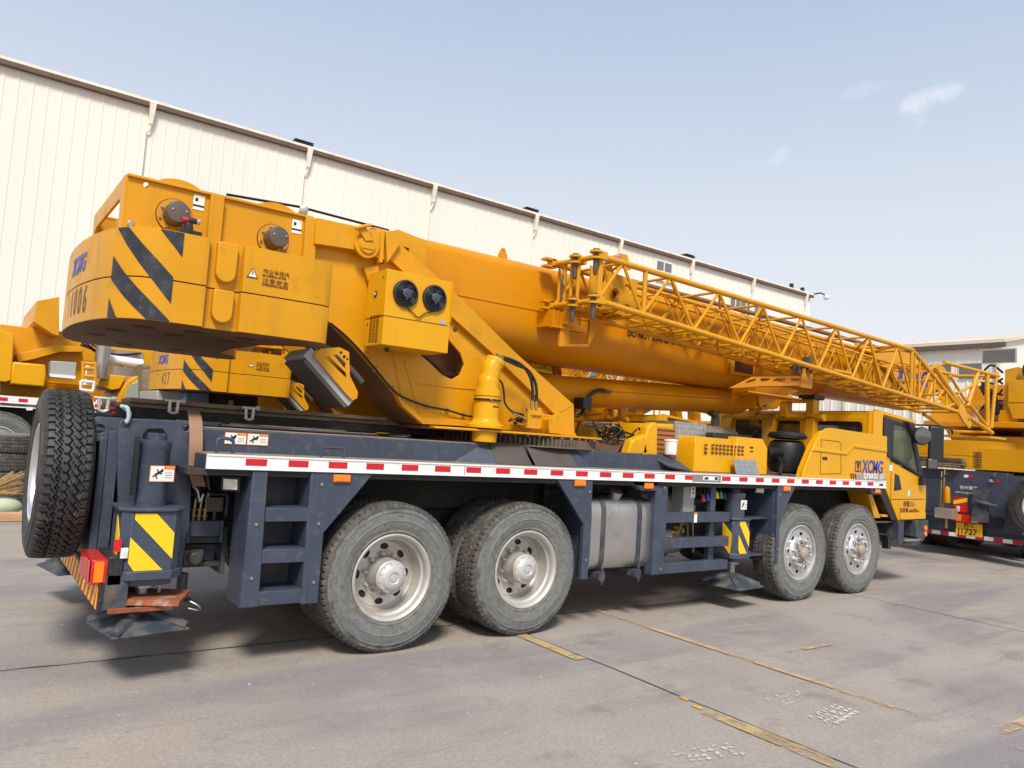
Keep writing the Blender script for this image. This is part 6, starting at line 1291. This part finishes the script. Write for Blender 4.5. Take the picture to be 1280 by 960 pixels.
# ================================================================== GROUND, WORLD, LIGHT
def ground():
    m=mat('concrete',(.27,.235,.205),.9)
    n=m.node_tree.nodes; l=m.node_tree.links; n.clear()
    out=n.new('ShaderNodeOutputMaterial'); b=n.new('ShaderNodeBsdfPrincipled'); l.new(b.outputs[0],out.inputs[0])
    tc=n.new('ShaderNodeTexCoord'); P=tc.outputs['Object']
    def noise(s,d=6,r=.6,st=None,rot=0):
        v=P
        if st or rot:
            mp=n.new('ShaderNodeMapping'); mp.inputs['Scale'].default_value=st or (1,1,1); mp.inputs['Rotation'].default_value=(0,0,rot); l.new(P,mp.inputs[0]); v=mp.outputs[0]
        t=n.new('ShaderNodeTexNoise'); t.inputs['Scale'].default_value=s; t.inputs['Detail'].default_value=d; t.inputs['Roughness'].default_value=r; l.new(v,t.inputs['Vector']); return t.outputs[0]
    def ramp(x,a,b_,lo=0,hi=1):
        r=n.new('ShaderNodeMapRange'); r.inputs[1].default_value=a; r.inputs[2].default_value=b_; r.inputs[3].default_value=lo; r.inputs[4].default_value=hi; l.new(x,r.inputs[0]); return r.outputs[0]
    def mix(f,a,c,bt='MIX'):
        x=n.new('ShaderNodeMix'); x.data_type='RGBA'; x.blend_type=bt
        if isinstance(f,float): x.inputs[0].default_value=f
        else: l.new(f,x.inputs[0])
        for i,s_ in ((6,a),(7,c)):
            if isinstance(s_,tuple): x.inputs[i].default_value=(*s_,1)
            else: l.new(s_,x.inputs[i])
        return x.outputs[2]
    c=mix(ramp(noise(.35,5),.35,.65),(.385,.325,.268),(.315,.277,.248))
    c=mix(ramp(noise(.9,7,.7),.48,.72,0,.55),c,(.45,.41,.37))
    c=mix(ramp(noise(.55,6,.6,(.35,1.6,1),.25),.48,.62,0,.80),c,(.215,.20,.21))
    c=mix(ramp(noise(2.2,6,.7,(.10,2.2,1),.12),.56,.66,0,.35),c,(.15,.14,.145))
    c=mix(ramp(noise(.30,4,.6),.56,.66,0,.6),c,(.38,.345,.31))      # tyre scuffed lanes
    c=mix(ramp(noise(1.7,5,.7),.56,.70,0,.6),c,(.17,.14,.11))
    c=mix(ramp(noise(.8,8,.75),.60,.72,0,.5),c,(.14,.13,.14))
    c=mix(ramp(noise(3.5,9,.8,(1,1,1),.8),.62,.70,0,.45),c,(.46,.42,.37))
    c=mix(ramp(noise(45,3,.8),.40,.70,0,.50),c,(.15,.135,.12))
    c=mix(ramp(noise(14,6,.8),.58,.72,0,.45),c,(.52,.47,.42))
    c=mix(ramp(noise(6,8,.85),.60,.70,0,.5),c,(.17,.145,.12))
    c=mix(ramp(noise(25,6,.8,(.35,1.6,1),.25),.55,.68,0,.30),c,(.13,.12,.12))
    c=mix(ramp(noise(120,2,.8),.66,.74,0,.6),c,(.06,.055,.05))
    l.new(c,b.inputs['Base Color']); l.new(ramp(noise(2,4),.3,.7,.75,.95),b.inputs['Roughness'])
    bp=n.new('ShaderNodeBump'); bp.inputs['Strength'].default_value=.35; bp.inputs['Distance'].default_value=.01; l.new(noise(60,6,.75),bp.inputs['Height']); l.new(bp.outputs[0],b.inputs['Normal'])
    return m
GR=ground()
m=MB(); m.add([(-1500,-1500,0),(1500,-1500,0),(1500,1500,0),(-1500,1500,0)],[(0,1,2,3)]); struct(m.build('ground',[GR]))
def decal(name,col,thr,rough=.9,col2=(.2,.17,.14)):
    m=mat(name,col,rough,var=.15,scale=4); n=m.node_tree.nodes; l=m.node_tree.links; b=n['Principled BSDF']
    tc=n.new('ShaderNodeTexCoord'); t=n.new('ShaderNodeTexNoise'); t.inputs['Scale'].default_value=7; t.inputs['Detail'].default_value=10; t.inputs['Roughness'].default_value=.75; l.new(tc.outputs['Object'],t.inputs['Vector'])
    t2=n.new('ShaderNodeTexNoise'); t2.inputs['Scale'].default_value=1.1; t2.inputs['Detail'].default_value=3; l.new(tc.outputs['Object'],t2.inputs['Vector'])
    ad=n.new('ShaderNodeMath'); ad.operation='ADD'; l.new(t.outputs[0],ad.inputs[0]); l.new(t2.outputs[0],ad.inputs[1])
    r=n.new('ShaderNodeMapRange'); r.inputs[1].default_value=thr-.07; r.inputs[2].default_value=thr+.12; l.new(ad.outputs[0],r.inputs[0]); l.new(r.outputs[0],b.inputs['Alpha'])
    return m
def gp(u,v,z=0): p=at(u,v,'z',z); return (p.x,p.y)
JOI=decal('joint_filler',(.045,.038,.034),.58)
rn=random.Random(11)
def joint(name,p,q,w=.010,n=60,jit=.008):
    m=MB(); L=[]; p=Vector(p);q=Vector(q); d=(q-p).normalized(); nn=Vector((-d.y,d.x))
    off=0
    for k in range(n+1):
        off=off*.7+rn.uniform(-jit,jit); c=p.lerp(q,k/n)+nn*off; ww=w*rn.uniform(.5,1.3); L.append((c+nn*ww/2,c-nn*ww/2))
    for k in range(n): m.add([(*L[k][0],.004),(*L[k][1],.004),(*L[k+1][1],.004),(*L[k+1][0],.004)],[(0,1,2,3)])
    struct(m.build(name,[JOI]))
joint('ground_joint',(1.31,-8),(1.31,14),.014,120)
joint('ground_joint',gp(0,839),(7,.40),.016,120)
joint('ground_joint',(6.3,-8),(6.3,14),.012,80)
joint('ground_joint',(-3.7,-8),(-3.7,14),.012,80)
joint('ground_joint',(11.3,-6),(11.3,14),.012,80)
YP=decal('faded_road_paint',(.43,.31,.15),1.03); YP2=decal('faded_thin_paint',(.46,.33,.19),1.02)
def strip(name,p,q,w,mt,z=.008):
    p=Vector(p);q=Vector(q); d=(q-p).normalized(); nn=Vector((-d.y,d.x))*w/2; m=MB(); m.add([(*(p+nn),z),(*(p-nn),z),(*(q-nn),z),(*(q+nn),z)],[(0,1,2,3)]); return struct(m.build(name,[mt]))
strip('painted_line',(1.245,.6),(1.245,-.72),.11,YP); strip('painted_line',(1.235,-1.9),(1.235,-6),.12,YP)
strip('painted_line',(2.52,.5),(2.50,-4.2),.07,YP2); 
strip('painted_line',gp(936,824),gp(1040,806),.05,YP2); strip('painted_line',gp(1235,921),gp(1290,900),.09,YP2); strip('painted_line',gp(1120,825),gp(1278,866),.035,YP2)
m=MB(); 
for (u,v) in ((855,874),(872,885)): p=gp(u,v); m.add([(p[0]-.02,p[1]-.04,.006),(p[0]+.02,p[1]-.03,.006),(p[0]+.015,p[1]+.03,.006),(p[0]-.015,p[1]+.04,.006)],[(0,1,2,3)])
struct(m.build('paint_spots',[mat('spot_paint',(.60,.33,.05),.8)]))
# pale tyre prints
PR=decal('pale_dust',(.52,.48,.45),1.02)
for (u,v,l_,w_,rot) in ((885,941,.42,.17,-.2),(1042,893,.42,.19,.15),(985,872,.40,.17,.15)):
    c=gp(u,v); m=MB()
    for i in range(9):
        for j in range(4):
            a=Matrix.Translation((c[0],c[1],.005))@Matrix.Rotation(rot,4,'Z'); x=-l_/2+l_*i/9; yv=-w_/2+w_*j/4
            sh_=.02*((j%2)*2-1); jj=lambda:rn.uniform(-.009,.009); rn.random()<.82 and m.add([(x+jj(),yv+jj(),0),(x+.034+jj(),yv+.012+jj(),0),(x+.030+sh_*.5+jj(),yv+w_/4-.006+jj(),0),(x+sh_*.5+jj(),yv+w_/4-.016+jj(),0)],[(0,1,2,3)],0,False,a)
    struct(m.build('tyre_print',[PR]))
# small grit
m=MB(); rn=random.Random(4)
for k in range(260):
    x=rn.uniform(-3.5,9); y=rn.uniform(-4,2.5); s_=rn.choice((.004,.006,.008,.012)); a=rn.random()*6
    m.add([(x+s_*math.cos(a+t)*rn.uniform(.6,1.2),y+s_*math.sin(a+t),.0005+ (s_*.6 if t==9 else 0)) for t in (0,2.1,4.2)]+[(x,y,s_*.7)],[(0,1,3),(1,2,3),(2,0,3)])
tag(m.build('grit',[mat('grit',(.40,.36,.31),.9,var=.4,scale=50)]),'scattered pale grit and crumbs on the concrete yard','grit',kind='stuff')

# world
w=bpy.data.worlds.new('World'); S.world=w; w.use_nodes=True; n=w.node_tree.nodes; l=w.node_tree.links; bg=n['Background']
sky=n.new('ShaderNodeTexSky'); sky.sky_type='NISHITA'; sky.sun_disc=False
SE,SAZ=R(50),R(212)   # sun azimuth measured clockwise from +y
sky.sun_elevation=SE; sky.sun_rotation=SAZ; sky.air_density=1.0; sky.dust_density=3.0; sky.ozone_density=1.5; sky.altitude=50
SKYS=.13; HAZEK=6.6
tc=n.new('ShaderNodeTexCoord')
def wisp(u,v,rad,sx,sy,rot,amp):
    d=(_F*CF+_R*(u-640)+_U*(480-v)).normalized()
    mp=n.new('ShaderNodeMapping'); mp.vector_type='POINT'
    ex=Vector((d.y,-d.x,0)).normalized(); ey=ex.cross(d)
    c,s_=math.cos(rot),math.sin(rot); ax=ex*c+ey*s_; ay=-ex*s_+ey*c
    def dot(vv,k):
        q=n.new('ShaderNodeVectorMath'); q.operation='DOT_PRODUCT'; l.new(tc.outputs['Generated'],q.inputs[0]); q.inputs[1].default_value=tuple(vv*k); return q.outputs['Value']
    A=dot(ax,1/sx); B=dot(ay,1/sy)
    def mth(op,a,b=None):
        q=n.new('ShaderNodeMath'); q.operation=op
        for i,x in enumerate((a,b)):
            if x is None: continue
            if isinstance(x,(int,float)): q.inputs[i].default_value=x
            else: l.new(x,q.inputs[i])
        return q.outputs[0]
    r2=mth('ADD',mth('MULTIPLY',A,A),mth('MULTIPLY',B,B))
    nz=n.new('ShaderNodeTexNoise'); nz.inputs['Scale'].default_value=28; nz.inputs['Detail'].default_value=7; l.new(tc.outputs['Generated'],nz.inputs['Vector'])
    f=mth('SUBTRACT',1.0,r2); f=mth('MAXIMUM',f,0.0)
    k=mth('MULTIPLY',f,mth('MAXIMUM',mth('MULTIPLY',mth('SUBTRACT',nz.outputs[0],.36),amp*3),0)); 
    k=mth('MULTIPLY',k,mth('GREATER_THAN',dot(d,1),0))
    return mth('MINIMUM',k,1.0)
hz=n.new('ShaderNodeMix'); hz.data_type='RGBA'; sx=n.new('ShaderNodeSeparateXYZ'); l.new(tc.outputs['Generated'],sx.inputs[0]); hr=n.new('ShaderNodeValToRGB'); E=hr.color_ramp.elements; E[0].position=0; E[0].color=(.86,.82,.815,1); E[1].position=.60; E[1].color=(.40,.53,.74,1)
for p_,c_ in ((.14,(.86,.84,.85)),(.28,(.76,.79,.83)),): q=E.new(p_); q.color=(*c_,1)
l.new(sx.outputs[2],hr.inputs[0]); sc_=n.new('ShaderNodeVectorMath'); sc_.operation='SCALE'; l.new(hr.outputs[0],sc_.inputs[0]); sc_.inputs['Scale'].default_value=HAZEK; hz.inputs[0].default_value=.75; l.new(sky.outputs[0],hz.inputs[6]); l.new(sc_.outputs[0],hz.inputs[7])
last=hz.outputs[2]
for args in ((1162,124,0,.036,.014,.25,.34),(1144,138,0,.014,.022,.3,.22),(1080,112,0,.026,.009,.2,.16),(972,196,0,.018,.010,.6,.14)):
    k=wisp(*args); mx=n.new('ShaderNodeMix'); mx.data_type='RGBA'; l.new(k,mx.inputs[0]); l.new(last,mx.inputs[6]); mx.inputs[7].default_value=(9.5,9.0,9.0,1); last=mx.outputs[2]
l.new(last,bg.inputs[0]); bg.inputs[1].default_value=SKYS
sd=bpy.data.lights.new('sun','SUN'); sd.energy=3.1; sd.angle=R(15.0); sd.color=(1,.93,.83); so=bpy.data.objects.new('sun',sd); COL.objects.link(so)
dv=Vector((math.sin(SAZ)*math.cos(SE),math.cos(SAZ)*math.cos(SE),math.sin(SE))); so.rotation_euler=dv.to_track_quat('Z','Y').to_euler(); so.location=dv*50
S.view_settings.view_transform='Standard'; S.view_settings.look='None'; S.view_settings.exposure=.40; S.view_settings.gamma=1; S.view_settings.use_curve_mapping=False
